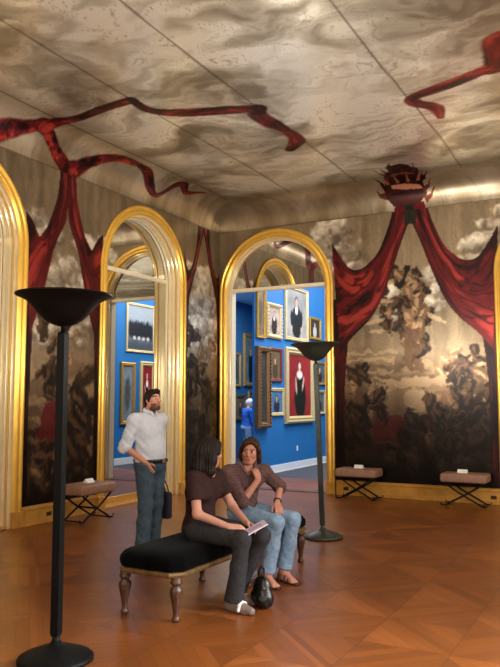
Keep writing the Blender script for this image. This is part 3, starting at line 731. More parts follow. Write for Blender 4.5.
# ------------------------------------------------------------------ floor lamps
def torchere(loc, m, label, tilt=0, bulb_m=None, post_rot=.6, bs=1.0):
    root = empty('floor_lamp', loc); tag(root, label, 'floor lamp', 'tall uplighter floor lamps')
    bm = bmesh.new(); lathe(bm, [(.22, 0), (.235, .006), (.235, .022), (.222, .034), (.17, .055), (.11, .078), (.065, .092), (.04, .1), (.03, .12)]); bm_obj('base', bm, m, root, True)
    bm = bmesh.new(); lathe(bm, [(.024, .10), (.03, .112), (.024, .125), (.024, .17)], 20); bm_obj('collar', bm, m, root, True)
    bm = bmesh.new()
    def fl(a, z):
        t = (a % (PI/2))-PI/4
        return 1.0/max(abs(math.cos(t)), .5)
    lathe(bm, [(.022, .15), (.027, .17), (.027, 2.05), (.022, 2.065)], 64, ang0=0, mod=fl)
    p = bm_obj('pole', bm, m, root); p.rotation_euler = (0, 0, post_rot)
    bm = bmesh.new(); lathe(bm, [(.016, 2.05), (.016, 2.10), (.024, 2.11)], 20); bm_obj('neck', bm, m, root, True)
    bm = bmesh.new()
    lathe(bm, [(.012, 2.10), (.035, 2.103), (.075, 2.117), (.115, 2.142), (.15, 2.178), (.175, 2.212), (.20, 2.243), (.23, 2.27), (.262, 2.288), (.292, 2.300), (.298, 2.306), (.296, 2.312), (.285, 2.312),
               (.255, 2.30), (.225, 2.283), (.195, 2.256), (.168, 2.222), (.14, 2.185), (.105, 2.155), (.07, 2.132), (.02, 2.122)], 64)
    for v in bm.verts: v.co.x *= bs; v.co.y *= bs
    bm_obj('lamp_bowl', bm, m, root, True)
    bm = bmesh.new(); lathe(bm, [(.012, 2.12), (.014, 2.2), (.02, 2.205), (.033, 2.23), (.036, 2.26), (.026, 2.285), (.008, 2.296)], 20); b = bm_obj('bulb', bm, bulb_m, root, True); b['label'] = 'lit bulb'
    root.rotation_euler = (0, tilt, 0)
    return root
bulb = emis('lit_bulb', (255, 214, 150), 8)
LAMPS = [(3.785, -8.385), (3.715, -3.84)]
torchere((*LAMPS[0], 0), M['iron'], 'tall black uplighter floor lamp with a wide bowl, standing nearest at the left', 0, bulb, .95, 1.05)
torchere((*LAMPS[1], 0), M['iron_green'], 'tall grey-green uplighter floor lamp standing before the open doorway', -.036, bulb, .95, 1.0)
def point(name, loc, e, col, size):
    l = bpy.data.lights.new(name, 'POINT'); l.energy = e; l.color = col; l.shadow_soft_size = size
    o = bpy.data.objects.new(name, l); C.objects.link(o); o.location = loc; return o
def area(name, loc, rot, sx, sy, e, col):
    l = bpy.data.lights.new(name, 'AREA'); l.shape = 'RECTANGLE'; l.size = sx; l.size_y = sy; l.energy = e; l.color = col
    o = bpy.data.objects.new(name, l); C.objects.link(o); o.location = loc; o.rotation_euler = rot; return o
WARM = (1.0, .93, .82)
for i, (x, y) in enumerate(LAMPS): point('torchere_and_fill_light', (x-(.07 if i else 0), y, 2.37), 300, WARM, .07)
for i, (x, y) in enumerate(((8.3, -4.2), (8.3, -8.6), (3.7, -12.8), (8.3, -12.8))): point('torchere_and_fill_light', (x, y, 2.37), 300, WARM, .07)  # unseen fill lights added at bowl height, no lamps stand there
area('gallery_light', (2.2, 4.2, 5.1), (0, 0, 0), 3.5, 5.5, 430, (.96, .98, 1.0))
area('gallery_light', (1.4, 2.6, 5.0), (0, math.radians(-38), 0), .5, 3.0, 120, (1.0, .98, .95))
area('anteroom_light', (-1.5, 3.4, 4.3), (0, 0, 0), 1.2, 3.4, 240, (.9, .96, 1.0))
COOL = (.94, .97, 1.0)
for i, y in enumerate((-6.6, -10.6)):                                    # unseen window frames added round fill lights on the right-hand wall
    area('unseen_side_light', (9.93, y, 2.2), (0, math.radians(90), 0), 3.2, 1.5, 6, COOL)
    bm = bmesh.new()
    for a, b, c, d in ((y-.85, y-.75, .5, 3.9), (y+.75, y+.85, .5, 3.9), (y-.85, y+.85, .5, .6), (y-.85, y+.85, 3.8, 3.9), (y-.02, y+.02, .6, 3.8), (y-.75, y+.75, 2.4, 2.45)): box(bm, 9.90, XR, a, b, c, d)
    struct(bm_obj('added_window_%d' % (i+1), bm, M['cream'], bevel=.006))
d_ = area('unseen_side_light', (9.86, -6.6, 2.3), (0, 0, 0), .9, 1.4, 85, COOL); d_.rotation_euler = (Vector((6.2, -7.9, 0))-Vector((9.86, -6.6, 2.3))).to_track_quat('-Z', 'Y').to_euler(); d_.data.spread = math.radians(50)  # unseen source at the right, aimed to give a pale patch on the floor
#PEOPLE-BEGIN
# ------------------------------------------------------------------ smooth implicit surfaces for figures and soft goods
def V3(*a): return np.array(a if len(a) == 3 else a[0], float)
def unit(v): v = np.array(v, float); return v/np.linalg.norm(v)
class Blob:
    def __init__(s, h=.006): s.h = h; s.p = []
    def cone(s, a, b, ra, rb, k=.02, cut=None, flat=None): s.p.append(('c', V3(a), V3(b), ra, rb, k, cut, flat)); return s
    def chain(s, pts, rs, k=.02):
        for i in range(len(pts)-1): s.cone(pts[i], pts[i+1], rs[i], rs[i+1], k)
        return s
    def ell(s, c, r, ax=None, k=.02, cut=None): s.p.append(('e', V3(c), np.array(r, float), np.eye(3) if ax is None else np.array(ax, float), None, k, cut, None)); return s
    def sub(s, c, r, ax=None, k=.01): s.p.append(('s', V3(c), np.array(r, float), np.eye(3) if ax is None else np.array(ax, float), None, k, None, None)); return s
    def field(s, disp=None):
        lo, hi = np.full(3, 1e9), np.full(3, -1e9); bb = []
        for q in s.p:
            if q[0] == 'c': m = max(q[3], q[4]); a = np.minimum(q[1], q[2])-m; b = np.maximum(q[1], q[2])+m
            else:
                e = np.sqrt(((q[3]*q[2][:, None])**2).sum(0)); a, b = q[1]-e, q[1]+e
            bb.append((a, b))
            if q[0] != 's': lo = np.minimum(lo, a); hi = np.maximum(hi, b)
        pad = 5*s.h+.02; lo -= pad; hi += pad; s.lo = lo
        n = np.ceil((hi-lo)/s.h).astype(int)+1
        D = np.full(n, .08, np.float32)
        for q, (a, b) in zip(s.p, bb):
            k = q[5]; m = k+4*s.h+.01
            i0 = np.clip(((a-m-lo)/s.h).astype(int), 0, n-1); i1 = np.clip(((b+m-lo)/s.h).astype(int)+2, 1, n)
            sl = tuple(slice(i0[i], i1[i]) for i in range(3))
            g = [lo[i]+s.h*np.arange(i0[i], i1[i], dtype=np.float32) for i in range(3)]
            P = np.stack(np.meshgrid(*g, indexing='ij'), -1)
            if q[0] == 'c':
                ba = q[2]-q[1]; t = np.clip(((P-q[1])@ba)/(ba@ba+1e-12), 0, 1)
                w = P-q[1]-t[..., None]*ba
                if q[7] is not None:                     # flattened cross-section along an axis
                    ax, f = q[7]; c = w@np.array(ax, float); w = w+(c*(f-1))[..., None]*np.array(ax, float)
                d = np.linalg.norm(w, axis=-1)-(q[3]+(q[4]-q[3])*t)
            else:
                w = (P-q[1])@q[3].T; k0 = np.linalg.norm(w/q[2], axis=-1); k1 = np.linalg.norm(w/q[2]**2, axis=-1)
                d = np.where(k1 > 1e-9, k0*(k0-1)/np.maximum(k1, 1e-9), -q[2].min())
            if q[6] is not None:
                for p0, nn in q[6]: d = np.maximum(d, (P-np.array(p0, float))@np.array(nn, float))
            cur = D[sl]
            if q[0] == 's':
                h_ = np.maximum(k-np.abs(cur+d), 0)/k; D[sl] = np.maximum(cur, -d)+h_*h_*k*.25
            else:
                h_ = np.maximum(k-np.abs(cur-d), 0)/k; D[sl] = np.minimum(cur, d)-h_*h_*k*.25
        if disp is not None:
            idx = np.argwhere(np.abs(D) < .03); P = lo+s.h*idx
            D[tuple(idx.T)] += disp(P).astype(np.float32)
        return D
    def build(s, disp=None):
        D = s.field(disp); h = s.h; ins = D < 0
        c = np.zeros(tuple(x-1 for x in D.shape), np.uint8)
        for i in (0, 1):
            for j in (0, 1):
                for k in (0, 1): c += ins[i:i+c.shape[0], j:j+c.shape[1], k:k+c.shape[2]]
        act = np.argwhere((c > 0) & (c < 8)); num = np.full(c.shape, -1, np.int64); num[tuple(act.T)] = np.arange(len(act))
        acc = np.zeros((len(act), 3)); cnt = np.zeros(len(act)); corners = [(i, j, k) for i in (0, 1) for j in (0, 1) for k in (0, 1)]
        dv = {q: D[tuple((act+np.array(q)).T)] for q in corners}
        for a in corners:
            for ax in range(3):
                if a[ax]: continue
                b = list(a); b[ax] = 1; b = tuple(b); da, db = dv[a], dv[b]; m = (da < 0) != (db < 0)
                t = np.where(m, da/np.where(m, da-db, 1), 0)
                p = np.repeat(np.array(a, float)[None], len(act), 0); p[:, ax] += t
                acc[m] += p[m]; cnt[m] += 1
        V = s.lo+h*(act+acc/np.maximum(cnt, 1)[:, None]); F = []
        for ax in range(3):
            o = [i for i in range(3) if i != ax]
            A = ins[tuple(slice(0, -1) if i == ax else slice(1, -1) for i in range(3))]; B = ins[tuple(slice(1, None) if i == ax else slice(1, -1) for i in range(3))]
            e = np.argwhere(A != B); fl = A[tuple(e.T)]
            e = e.copy(); e[:, o[0]] += 1; e[:, o[1]] += 1
            q = []
            for du, dw in ((0, 0), (1, 0), (1, 1), (0, 1)):
                z = e.copy(); z[:, o[0]] -= du; z[:, o[1]] -= dw; q.append(num[tuple(z.T)])
            q = np.stack(q, 1); flip = fl if ax != 1 else ~fl
            q[~flip] = q[~flip][:, ::-1]; F.append(q)
        return V, np.concatenate(F)
    def obj(s, name, m, parent, colors=None, disp=None, relax=1):
        V, F = s.build(disp)
        for _ in range(relax):                           # light Laplacian relax
            S = np.zeros_like(V); N = np.zeros(len(V))
            for i in range(4):
                for j in (1, 3): np.add.at(S, F[:, i], V[F[:, (i+j) % 4]]); np.add.at(N, F[:, i], 1)
            V = V*.5+.5*S/np.maximum(N, 1)[:, None]
        c = lin_arr(colors(V)) if colors else None
        return mesh_obj(name, V, F, m, parent, True, c)

def head_frame(f, tilt=0):
    f = unit(f); s = unit(np.cross((0, 0, 1), f)); u = np.cross(f, s)
    s2 = s*math.cos(tilt)+u*math.sin(tilt); u2 = u*math.cos(tilt)-s*math.sin(tilt)
    return f, s2, u2                                     # forward, left side, up
def add_head(B, c, fr, sc=1.0, jaw=1.0):
    f, s, u = fr; c = V3(c); ax = np.array([s, f, u])
    L = lambda a, b, d: c+sc*(a*s+b*f+d*u)
    B.ell(L(0, -.012, .022), sc*np.array((.073, .093, .090)), ax, .02)
    B.ell(L(0, .028, -.045), sc*np.array((.056*jaw, .058, .070)), ax, .03)
    B.ell(L(0, .060, -.098), sc*np.array((.024*jaw, .020, .017)), ax, .03)
    for q in (-1, 1):
        B.cone(L(q*.050*jaw, .0, -.062), L(q*.018, .058, -.098), sc*.02, sc*.016, .03)
        B.ell(L(q*.041, .058, -.026), sc*np.array((.020, .020, .018)), ax, .025)
        B.ell(L(q*.075, -.008, -.008), sc*np.array((.009, .019, .031)), ax, .008)
    B.cone(L(-.036, .079, .026), L(.036, .079, .026), sc*.011, sc*.011, .02)
    for q in (-1, 1): B.sub(L(q*.031, .099, .008), sc*np.array((.017, .014, .010)), ax, .012)
    for q in (-1, 1): B.ell(L(q*.031, .078, .007), sc*np.array((.0125, .0125, .0125)), ax, .004)
    B.cone(L(0, .090, .012), L(0, .108, -.026), sc*.008, sc*.013, .014)
    for q in (-1, 1): B.ell(L(q*.011, .098, -.030), sc*np.array((.008, .011, .008)), ax, .008)
    B.cone(L(-.017, .084, -.061), L(.017, .084, -.061), sc*.009, sc*.009, .01)
    B.cone(L(-.014, .083, -.071), L(.014, .083, -.071), sc*.008, sc*.008, .01)
    B.sub(L(0, .097, -.0655), sc*np.array((.020, .008, .0022)), ax, .004)
def head_paint(V, col, c, fr, sc, brow=(60, 40, 30), lip=(168, 92, 84), beard=None):
    f, s, u = fr; q = (V-V3(c))/sc; a, b, d = q@s, q@f, q@u
    near = (np.abs(d) < .14) & (np.abs(b) < .14) & (np.abs(a) < .1)
    def put(mask, cc, k=1.0): col[mask] = col[mask]*(1-k)+np.array(cc, float)*k
    if beard is not None:
        g = near & (d < -.050) & (b > -.01) & (np.abs(a) < .062) & ~((np.abs(a) < .02) & (np.abs(d+.066) < .010)); put(g & ((d < -.076) | (np.abs(a) > .024) | (d > -.056)), beard, .8)
    put(near & (b > .07) & (((a/.022)**2+((d+.066)/.011)**2) < 1), lip, .85)
    for z in (-1, 1):
        e2 = ((a-z*.031)/.0165)**2+((d-.007)/.0085)**2
        put(near & (b > .065) & (e2 < 1), (228, 222, 214)); put(near & (b > .065) & (((a-z*.031)/.008)**2+((d-.007)/.0085)**2 < 1), (44, 32, 26))
        put(near & (b > .055) & (np.abs(a-z*.033) < .020) & (np.abs(d-.028+.1*np.abs(a-z*.033)) < .0055), brow, .85)
        put(near & (b > .05) & (((a-z*.043)/.02)**2+((d+.028)/.018)**2 < 1), (214, 138, 116), .3)
def add_hand(B, w, d, n, side, curl=.5, sc=1.0, spread=.06, thumb=.6):
    """w wrist, d pointing direction, n palm normal (palm faces n), side = direction of the thumb"""
    d = unit(d); n = unit(np.array(n, float)-np.dot(n, d)*d); t = unit(side-np.dot(side, d)*d-np.dot(side, n)*n); w = V3(w)
    L = lambda a, b, c: w+sc*(a*t+b*d+c*n)
    for i, a in enumerate((.030, .010, -.010, -.029)):
        B.cone(L(a*.55, .01, 0), L(a, .088-.004*abs(i-1), 0), sc*.0145, sc*.0115, .012)
        ln = (.072, .080, .074, .058)[i]; p = L(a, .09-.004*abs(i-1), 0); ang = curl*(.55+.12*i); dr = d*math.cos(ang)+n*math.sin(ang)+t*a*spread*20*.1
        for j, fr_ in enumerate((.45, .31, .24)):
            e = p+unit(dr)*ln*fr_*sc; B.cone(p, e, sc*(.0098-.0009*j), sc*(.0092-.0011*j), .003); p = e; ang += curl*(.95 if j == 0 else .7); dr = d*math.cos(ang)+n*math.sin(ang)+t*a*.05
    p = L(.022, .022, .006); e = L(.048, .052, .018*thumb+.006); B.cone(p, e, sc*.016, sc*.0115, .012)
    g = e+sc*(.030*unit(.35*t+d+.45*thumb*n)); B.cone(e, g, sc*.011, sc*.010, .004); h = g+sc*.024*unit(.05*t+d+.7*thumb*n); B.cone(g, h, sc*.010, sc*.0082, .004)
def add_foot(B, ank, d, sc=1.0):
    d = unit((d[0], d[1], 0)); a = V3(ank); z = V3(a[0], a[1], 0)
    B.cone(a, z+d*(-.045*sc)+(0, 0, .036*sc), .036*sc, .032*sc, .03); B.cone(a, z+d*.10*sc+(0, 0, .034*sc), .036*sc, .026*sc, .03)
    s = unit(np.cross((0, 0, 1), d))
    B.cone(z+d*(-.045*sc)+(0, 0, .032*sc), z+d*.11*sc+(0, 0, .026*sc), .030*sc, .025*sc, .02)
    for q in (-1, 1): B.cone(z+(0, 0, .03*sc), z+d*.135*sc+s*q*.02*sc+(0, 0, .02*sc), .026*sc, .018*sc, .02)
    for i in range(5):
        o = (i-2)*.017*sc; B.cone(z+d*.13*sc+s*o+(0, 0, .018*sc), z+d*(.175-.006*abs(i-1))*sc+s*o+(0, 0, .012*sc), .011*sc, .009*sc, .004)
def shoe(B, ank, d, sc=1.0, h=.05):
    d = unit((d[0], d[1], 0)); a = V3(ank); z = V3(a[0], a[1], 0); s = unit(np.cross((0, 0, 1), d)); fl = [(z+(0, 0, .004), (0, 0, -1))]
    B.cone(z+d*(-.05*sc)+(0, 0, .038), z+d*.08*sc+(0, 0, .036), .043*sc, .046*sc, .02, fl); B.cone(z+d*.06*sc+(0, 0, .036), z+d*.165*sc+(0, 0, .026), .047*sc, .034*sc, .02, fl)
    B.cone(a+(0, 0, -.02), z+d*(-.035*sc)+(0, 0, .05), .045*sc, .043*sc, .02, fl)
def wrinkle(f=60, a=.0025, seed=1, dirv=(0, 0, 1)):
    def g(P):
        n = fbm(P[:, 0]*14+P[:, 2]*9, P[:, 1]*14+P[:, 2]*5, seed, 3)-.5
        return a*np.sin((P@np.array(dirv, float))*f+9*n)*(.4+1.2*np.abs(n)*2)+a*1.2*n
    return g

def torso(B, J, g, shirt=False, male=False, k=.05, hem=None, bust=True):
    """trunk from joints: g grows it into a garment"""
    pel, ch, nk = V3(J['pelvis']), V3(J['chest']), V3(J['neck']); rs, ls = V3(J['rsh']), V3(J['lsh']); rh, lh = V3(J['rhip']), V3(J['lhip'])
    hs = unit(lh-rh); ss = unit(ls-rs); up = unit(ch-pel); hf = unit(np.cross(hs, up)); sf = unit(np.cross(ss, unit(nk-ch)))
    w = (1.10 if male else 1.0)*J.get('w', 1.0)
    cuts = hem
    ax = np.array([hs, hf, np.cross(hs, hf)]); ax2 = np.array([ss, sf, np.cross(ss, sf)])
    B.ell(pel+up*.02, np.array((.165*w, .115*w, .115))+g, ax, k, cuts)
    mid = pel*.5+ch*.5
    wa = (.142 if male else .122)*w
    B.ell(mid, np.array((wa, .100*w, .16))+g, ax*.5+ax2*.5 if abs(np.linalg.det(ax*.5+ax2*.5)-1) < .02 else ax2, k, cuts)
    B.ell(ch, np.array((.150*w, .108*w, .165))+g, ax2, k, cuts)
    B.cone(rs, ls, .052*w+g, .052*w+g, k)
    B.cone(rs*.75+ls*.25-(0, 0, .05), rs*.25+ls*.75-(0, 0, .05), .072*w+g, .072*w+g, k)
    if bust and not male:
        for q in (-1, 1): B.ell(ch+sf*.075+ss*q*.068-(0, 0, .01), np.array((.062, .058, .062))+g, ax2, .03)
    return hs, hf, ss, sf
def limb(B, a, b, c, r0, r1, r2, g=0, k=.025, cut=None, bulge=0):
    a, b, c = V3(a), V3(b), V3(c)
    B.cone(a, b, r0+g, r1+g, k)
    if bulge: m = b*.68+c*.32; B.cone(b, m, r1+g, r1*.98+bulge+g, k, cut); B.cone(m, c, r1*.98+bulge+g, r2+g, k, cut)
    else: B.cone(b, c, r1+g, r2+g, k, cut)
def base_body(J, fr, skin, male=False, paint=None, hands=None, feet=True, h=.006, sc=1.0, bare=True):
    B = Blob(h); torso(B, J, 0, male=male)
    m = 1.12 if male else 1.0
    B.cone(V3(J['neck'])-(0, 0, .02), V3(J['head'])+fr[1]*0-fr[0]*.012-fr[2]*.03, .054*m, .050*m, .03)
    for q in 'rl':
        limb(B, J[q+'sh'], J[q+'elb'], J[q+'wr'], .047*m, .037*m, .026*m)
        limb(B, J[q+'hip'], J[q+'knee'], J[q+'ank'], .078*m, .044*m, .034*m)
        if feet: add_foot(B, J[q+'ank'], J[q+'toe'], feet)
    add_head(B, J['head'], fr, sc)
    for kw in hands or []: add_hand(B, **kw)
    def colf(V):
        c = np.repeat(np.array([skin], float), len(V), 0); head_paint(V, c, J['head'], fr, sc, **(paint or {})); return c
    return B, colf

def hair_mass(c, fr, sc=1.0, grow=.016, line=(.072, .045), side=.030, seed=4):
    """cap of hair with a hairline; line=(forward, up) point of the forehead edge"""
    f, s, u = fr; B = Blob(.006); c = V3(c); ax = np.array([s, f, u])
    L = lambda a, b, d: c+sc*(a*s+b*f+d*u)
    cut = [(L(0, line[0], line[1]), unit(f*.80-u*.60))]
    B.ell(L(0, -.014, .024), sc*(np.array((.073, .093, .090))+grow), ax, .02, cut+[(L(0, side, -.03), unit(f*.96-u*.28))] if False else cut)
    return B, L
def strands(fr, c, amp=.004, n=34, seed=2):
    f, s, u = fr
    def g(P):
        q = P-V3(c); a = np.arctan2(q@s, q@f); return amp*np.sin(a*n+5*fbm(P[:, 2]*10, a*2, seed, 3))+amp*.6*(fbm(P[:, 0]*60, P[:, 2]*14, seed, 2)-.5)
    return g

# ------------------------------------------------------------------ the upholstered bench
root = empty('upholstered_bench', (3.77, -6.25, 0)); tag(root, 'long black velvet bench with carved turned legs that the two women sit on', 'bench')
BX0, BX1, BY0, BY1 = -.30, .30, -1.19, 1.19
def oct_(ins, ch=.085): 
    x0, x1, y0, y1 = BX0+ins, BX1-ins, BY0+ins, BY1-ins
    return [(x0+ch, y0), (x1-ch, y0), (x1, y0+ch), (x1, y1-ch), (x1-ch, y1), (x0+ch, y1), (x0, y1-ch), (x0, y0+ch)]
def stack(bm, lev):
    rings = [[bm.verts.new((x, y, z)) for x, y in oct_(i)] for i, z in lev]
    for a, b in zip(rings, rings[1:]):
        for k in range(8): bm.faces.new((a[k], a[(k+1) % 8], b[(k+1) % 8], b[k]))
    bm.faces.new(rings[0][::-1]); bm.faces.new(rings[-1])
bm = bmesh.new(); stack(bm, [(.02, .315), (.004, .322), (.0, .338), (.004, .352), (.012, .358)]); bm_obj('seat_frame', bm, M['bench_trim'], root)
bm = bmesh.new(); stack(bm, [(.008, .358), (.0, .375), (-.004, .405), (.002, .435), (.02, .462), (.055, .482), (.11, .494), (.19, .5)])
bm_obj('cushion', bm, M['velvet'], root, True, bevel=.02)
def bench_leg():
    bm = bmesh.new()
    lathe(bm, [(.022, 0), (.03, .006), (.032, .02), (.024, .032), (.02, .045), (.022, .08), (.030, .13), (.040, .18), (.046, .215), (.044, .235), (.030, .252), (.028, .262), (.042, .272), (.046, .285), (.036, .297), (.04, .32)], 32,
          mod=lambda a, z: 1+.07*math.cos(a*8)*(.06 < z < .24))
    return bm
for lx in (-.235, .235):
    for ly in (-1.12, 0, 1.12): bm_obj('leg', bench_leg(), M['bench_wood'], root, True, loc=(lx, ly, 0))

# ------------------------------------------------------------------ folding stools with a card on each
def stool(loc, rz, label):
    root = empty('folding_stool', loc, rz); tag(root, label, 'stool', 'folding stools along the walls')
    bm = bmesh.new(); box(bm, -.35, .35, -.21, .21, .365, .50); bm_obj('seat_pad', bm, M['stool_pad'], root, True, bevel=.035, seg=4)
    for s in (-1, 1):
        y = s*.165
        for d in (-1, 1):
            bm = bmesh.new(); tube(bm, [(d*.30, y, .37), (d*.24, y, .325), (d*.10, y, .23), (-d*.04, y, .15), (-d*.19, y, .07), (-d*.27, y, .022), (-d*.33, y, .018), (-d*.355, y, .040), (-d*.34, y, .055)], [.014, .014, .013, .013, .013, .013, .012, .011, .010]); bm_obj('leg', bm, M['iron'], root, True)
    bm = bmesh.new(); tube(bm, [(0, -.185, .172), (0, .185, .172)], .013); bm_obj('pivot_bar', bm, M['iron'], root, True)
    for d in (-1, 1):
        bm = bmesh.new(); tube(bm, [(d*.27, -.17, .022), (d*.27, .17, .022)], .010); bm_obj('stretcher', bm, M['iron'], root, True)
def card(loc, rz, label):
    bm = bmesh.new(); vs = [bm.verts.new(p) for p in ((-.075, -.045, 0), (.075, -.045, 0), (.075, .0, .055), (-.075, .0, .055), (.075, .045, 0), (-.075, .045, 0))]
    bm.faces.new((vs[0], vs[1], vs[2], vs[3])); bm.faces.new((vs[3], vs[2], vs[4], vs[5])); bm.faces.new((vs[0], vs[5], vs[4], vs[1])); bm.faces.new((vs[0], vs[3], vs[5])); bm.faces.new((vs[1], vs[4], vs[2]))
    o = bm_obj('folded_card', bm, M['card'], loc=loc); o.rotation_euler = (0, 0, rz); tag(o, label, 'card')
stool((2.93, -.36, 0), 0, 'buff folding stool before the wide mural, nearest to the open doorway'); card((2.93, -.36, .50), 0, 'white folded card on the stool nearest the open doorway')
stool((4.66, -.36, 0), 0, 'buff folding stool before the wide mural, at the right edge of the picture'); card((4.62, -.36, .50), 0, 'white folded card on the stool at the right edge of the picture')
stool((.40, -4.16, 0), PI/2, 'buff folding stool against the left wall, partly behind the near floor lamp'); card((.38, -4.12, .50), PI/2, 'white folded card on the stool against the left wall')

# ------------------------------------------------------------------ people
def cloth(name, col, **kw): return mat(name, col, kw.pop('rough', .85), 0, noise=kw.pop('noise', .18), nscale=kw.pop('nscale', 45), spec=.2, **kw)
C_TEE = cloth('dark_brown_cotton', (50, 31, 30)); C_DJEAN = cloth('charcoal_denim', (48, 47, 50), noise=.25); C_LJEAN = cloth('washed_blue_denim', (132, 160, 192), noise=.22, nscale=25)
C_GJEAN = cloth('grey_blue_denim', (66, 82, 96), noise=.22, nscale=25); C_SHIRT = cloth('pale_blue_shirting', (206, 212, 226), noise=.06); C_BLOUSE = cloth('mauve_brown_print', (100, 76, 76), noise=.45, nscale=70)
C_BLUE = cloth('bright_blue_shirting', (44, 92, 178), noise=.1); C_COLLAR = cloth('blouse_collar', (120, 98, 96), noise=.3)
H_DARK = mat('dark_brown_hair', (26, 17, 14), .6, 0, noise=.4, nscale=30, stretch=(3, 3, .4), spec=.25); H_BROWN = mat('brown_hair', (58, 36, 26), .45, 0, noise=.4, nscale=30, stretch=(3, 3, .4), spec=.25); H_GREY = mat('grey_hair', (196, 194, 190), .6, 0, noise=.2, nscale=30)
LEATHER = mat('black_leather', (14, 14, 15), .35, 0, noise=.3, nscale=30, bump=.1); SHOE_G = mat('grey_slip_on', (120, 104, 96), .7); SHOE_W = mat('white_canvas', (222, 218, 212), .7); SANDAL = mat('brown_sandal', (60, 36, 28), .5); SOLE = mat('rubber_sole', (70, 60, 54), .8); DKSHOE = mat('brown_shoe', (48, 34, 26), .5)
METALB = mat('buckle_metal', (170, 160, 140), .3, .9)

def garment_legs(B, J, g, hem, flare=0.0, male=False, k=.035):
    m = 1.12 if male else 1.0
    for q in 'rl':
        hip, kn, an = V3(J[q+'hip']), V3(J[q+'knee']), V3(J[q+'ank']); d = unit(an-kn); end = an-d*(-hem) if False else an+d*hem
        B.cone(hip, kn, .088*m+g, .056*m+g, k)
        cut = [(end, d)]
        mid = kn*.55+an*.45
        B.cone(kn, mid, .056*m+g, .053*m+g, k, cut); B.cone(mid, end+d*.03, .054*m+g, .048*m+g+flare, k, cut)
def sleeve(B, a, b, t, r0, r1, g, c=None, k=.03, r2=None):
    a, b = V3(a), V3(b)
    if c is None: e = a+(b-a)*t; B.cone(a, a+(b-a)*min(1, t+.08), r0+g, r1+g, k, [(e, unit(b-a))])
    else: c = V3(c); e = b+(c-b)*t; B.cone(a, b, r0+g, r1+g, k); B.cone(b, b+(c-b)*min(1, t+.1), r1+g, r2+g, k, [(e, unit(c-b))])

# woman with long dark hair, seated nearest, turned to her companion
o_ = V3(.125, .06, 0)
J = {k: tuple(V3(v)+o_) for k, v in dict(pelvis=(3.72, -6.85, .585), chest=(3.73, -6.84, .90), neck=(3.765, -6.83, 1.045), head=(3.79, -6.815, 1.19), rsh=(3.745, -6.985, .985), lsh=(3.765, -6.67, .985),
    rhip=(3.75, -6.945, .575), lhip=(3.76, -6.755, .575), rknee=(4.20, -7.0, .55), lknee=(4.27, -6.80, .55), rank=(4.13, -7.0, .085), lank=(4.03, -6.80, .085),
    relb=(3.82, -7.05, .72), rwr=(4.07, -6.99, .635), lelb=(3.90, -6.62, .73), lwr=(4.13, -6.79, .635)).items()}
J['rtoe'] = (1, -.12, 0); J['ltoe'] = (1, .02, 0)
fr = head_frame((.50, .86, -.06))
root = empty('person', (J['pelvis'][0], J['pelvis'][1], 0)); tag(root, 'seated woman with long dark hair in a dark brown t-shirt and charcoal jeans', 'person')
off = -V3(root.location)
def local(B):
    for i, q in enumerate(B.p):
        q = list(q); q[1] = q[1]+off
        if q[0] == 'c': q[2] = q[2]+off
        if q[6] is not None: q[6] = [(np.array(p, float)+off, n) for p, n in q[6]]
        B.p[i] = tuple(q)
    return B
def lcol(f): return lambda V: f(V-off)
def ldisp(f): return lambda P: f(P-off)
hands = [dict(w=J['rwr'], d=(.90, .25, -.14), n=(-.25, .5, -.8), side=V3(.2, .8, .5), curl=.62), dict(w=J['lwr'], d=(.90, -.30, -.14), n=(-.25, -.5, -.8), side=V3(.2, -.8, .5), curl=.62)]
B, cf = base_body(J, fr, (188, 136, 118), hands=hands, paint=dict(brow=(44, 30, 24)), feet=.78)
local(B).obj('body', M['skin'], root, lcol(cf))
B = Blob(.007); torso(B, J, .013, k=.04)
for q in 'rl': sleeve(B, J[q+'sh'], J[q+'elb'], .62, .054, .050, .016)
B.sub(V3(J['neck'])+V3(.055, 0, .035), (.075, .075, .085), None, .01); B.sub(V3(J['neck'])+V3(-.005, 0, .05), (.066, .07, .05), None, .01)
local(B).obj('t_shirt', C_TEE, root, disp=ldisp(wrinkle(55, .003, 3, (.5, .2, 1))))
B = Blob(.007); up = V3(0, 0, 1); B.ell(V3(J['pelvis'])+(0, 0, -.005), (.135, .185, .105), None, .04, [(V3(J['pelvis'])+(0, 0, .07), up)]); garment_legs(B, J, .008, .005, .026)
local(B).obj('jeans', C_DJEAN, root, disp=ldisp(wrinkle(48, .0022, 5, (.7, .1, .6))))
B, L = hair_mass(J['head'], fr, 1.0, .018, (.070, .062)); f, s, u = fr
B.cone(L(0, -.075, .0), L(0, -.085, -.13), .075, .062, .03); B.cone(L(0, -.085, -.13), L(0, -.095, -.215), .064, .040, .03)
for q in (-1, 1): B.chain([L(q*.066, -.01, .03), L(q*.078, -.015, -.06), L(q*.078, -.025, -.15), L(q*.068, -.035, -.215)], [.032, .034, .032, .018], .03)
for q in (-1, 1): B.cone(L(q*.02, .070, .080), L(q*.068, .045, .0), .020, .018, .02)
local(B).obj('hair', H_DARK, root, disp=ldisp(strands(fr, J['head'], .004, 30)))
for q in 'rl':
    B = Blob(.006); shoe(B, J[q+'ank'], J[q+'toe'], .95); so = local(B).obj('shoe', SHOE_G, root)
    d = unit(J[q+'toe']); z = V3(J[q+'ank'][0], J[q+'ank'][1], 0); s_ = unit(np.cross((0, 0, 1), d))
    B = Blob(.005); B.chain([z+d*.075+s_*.052+(0, 0, .030), z+d*.075+s_*.040+(0, 0, .066), z+d*.078+(0, 0, .082), z+d*.075-s_*.040+(0, 0, .066), z+d*.075-s_*.052+(0, 0, .030)], [.013]*5, .006); o2 = local(B).obj('shoe_strap', SHOE_W, so); o2['label'] = 'white strap'
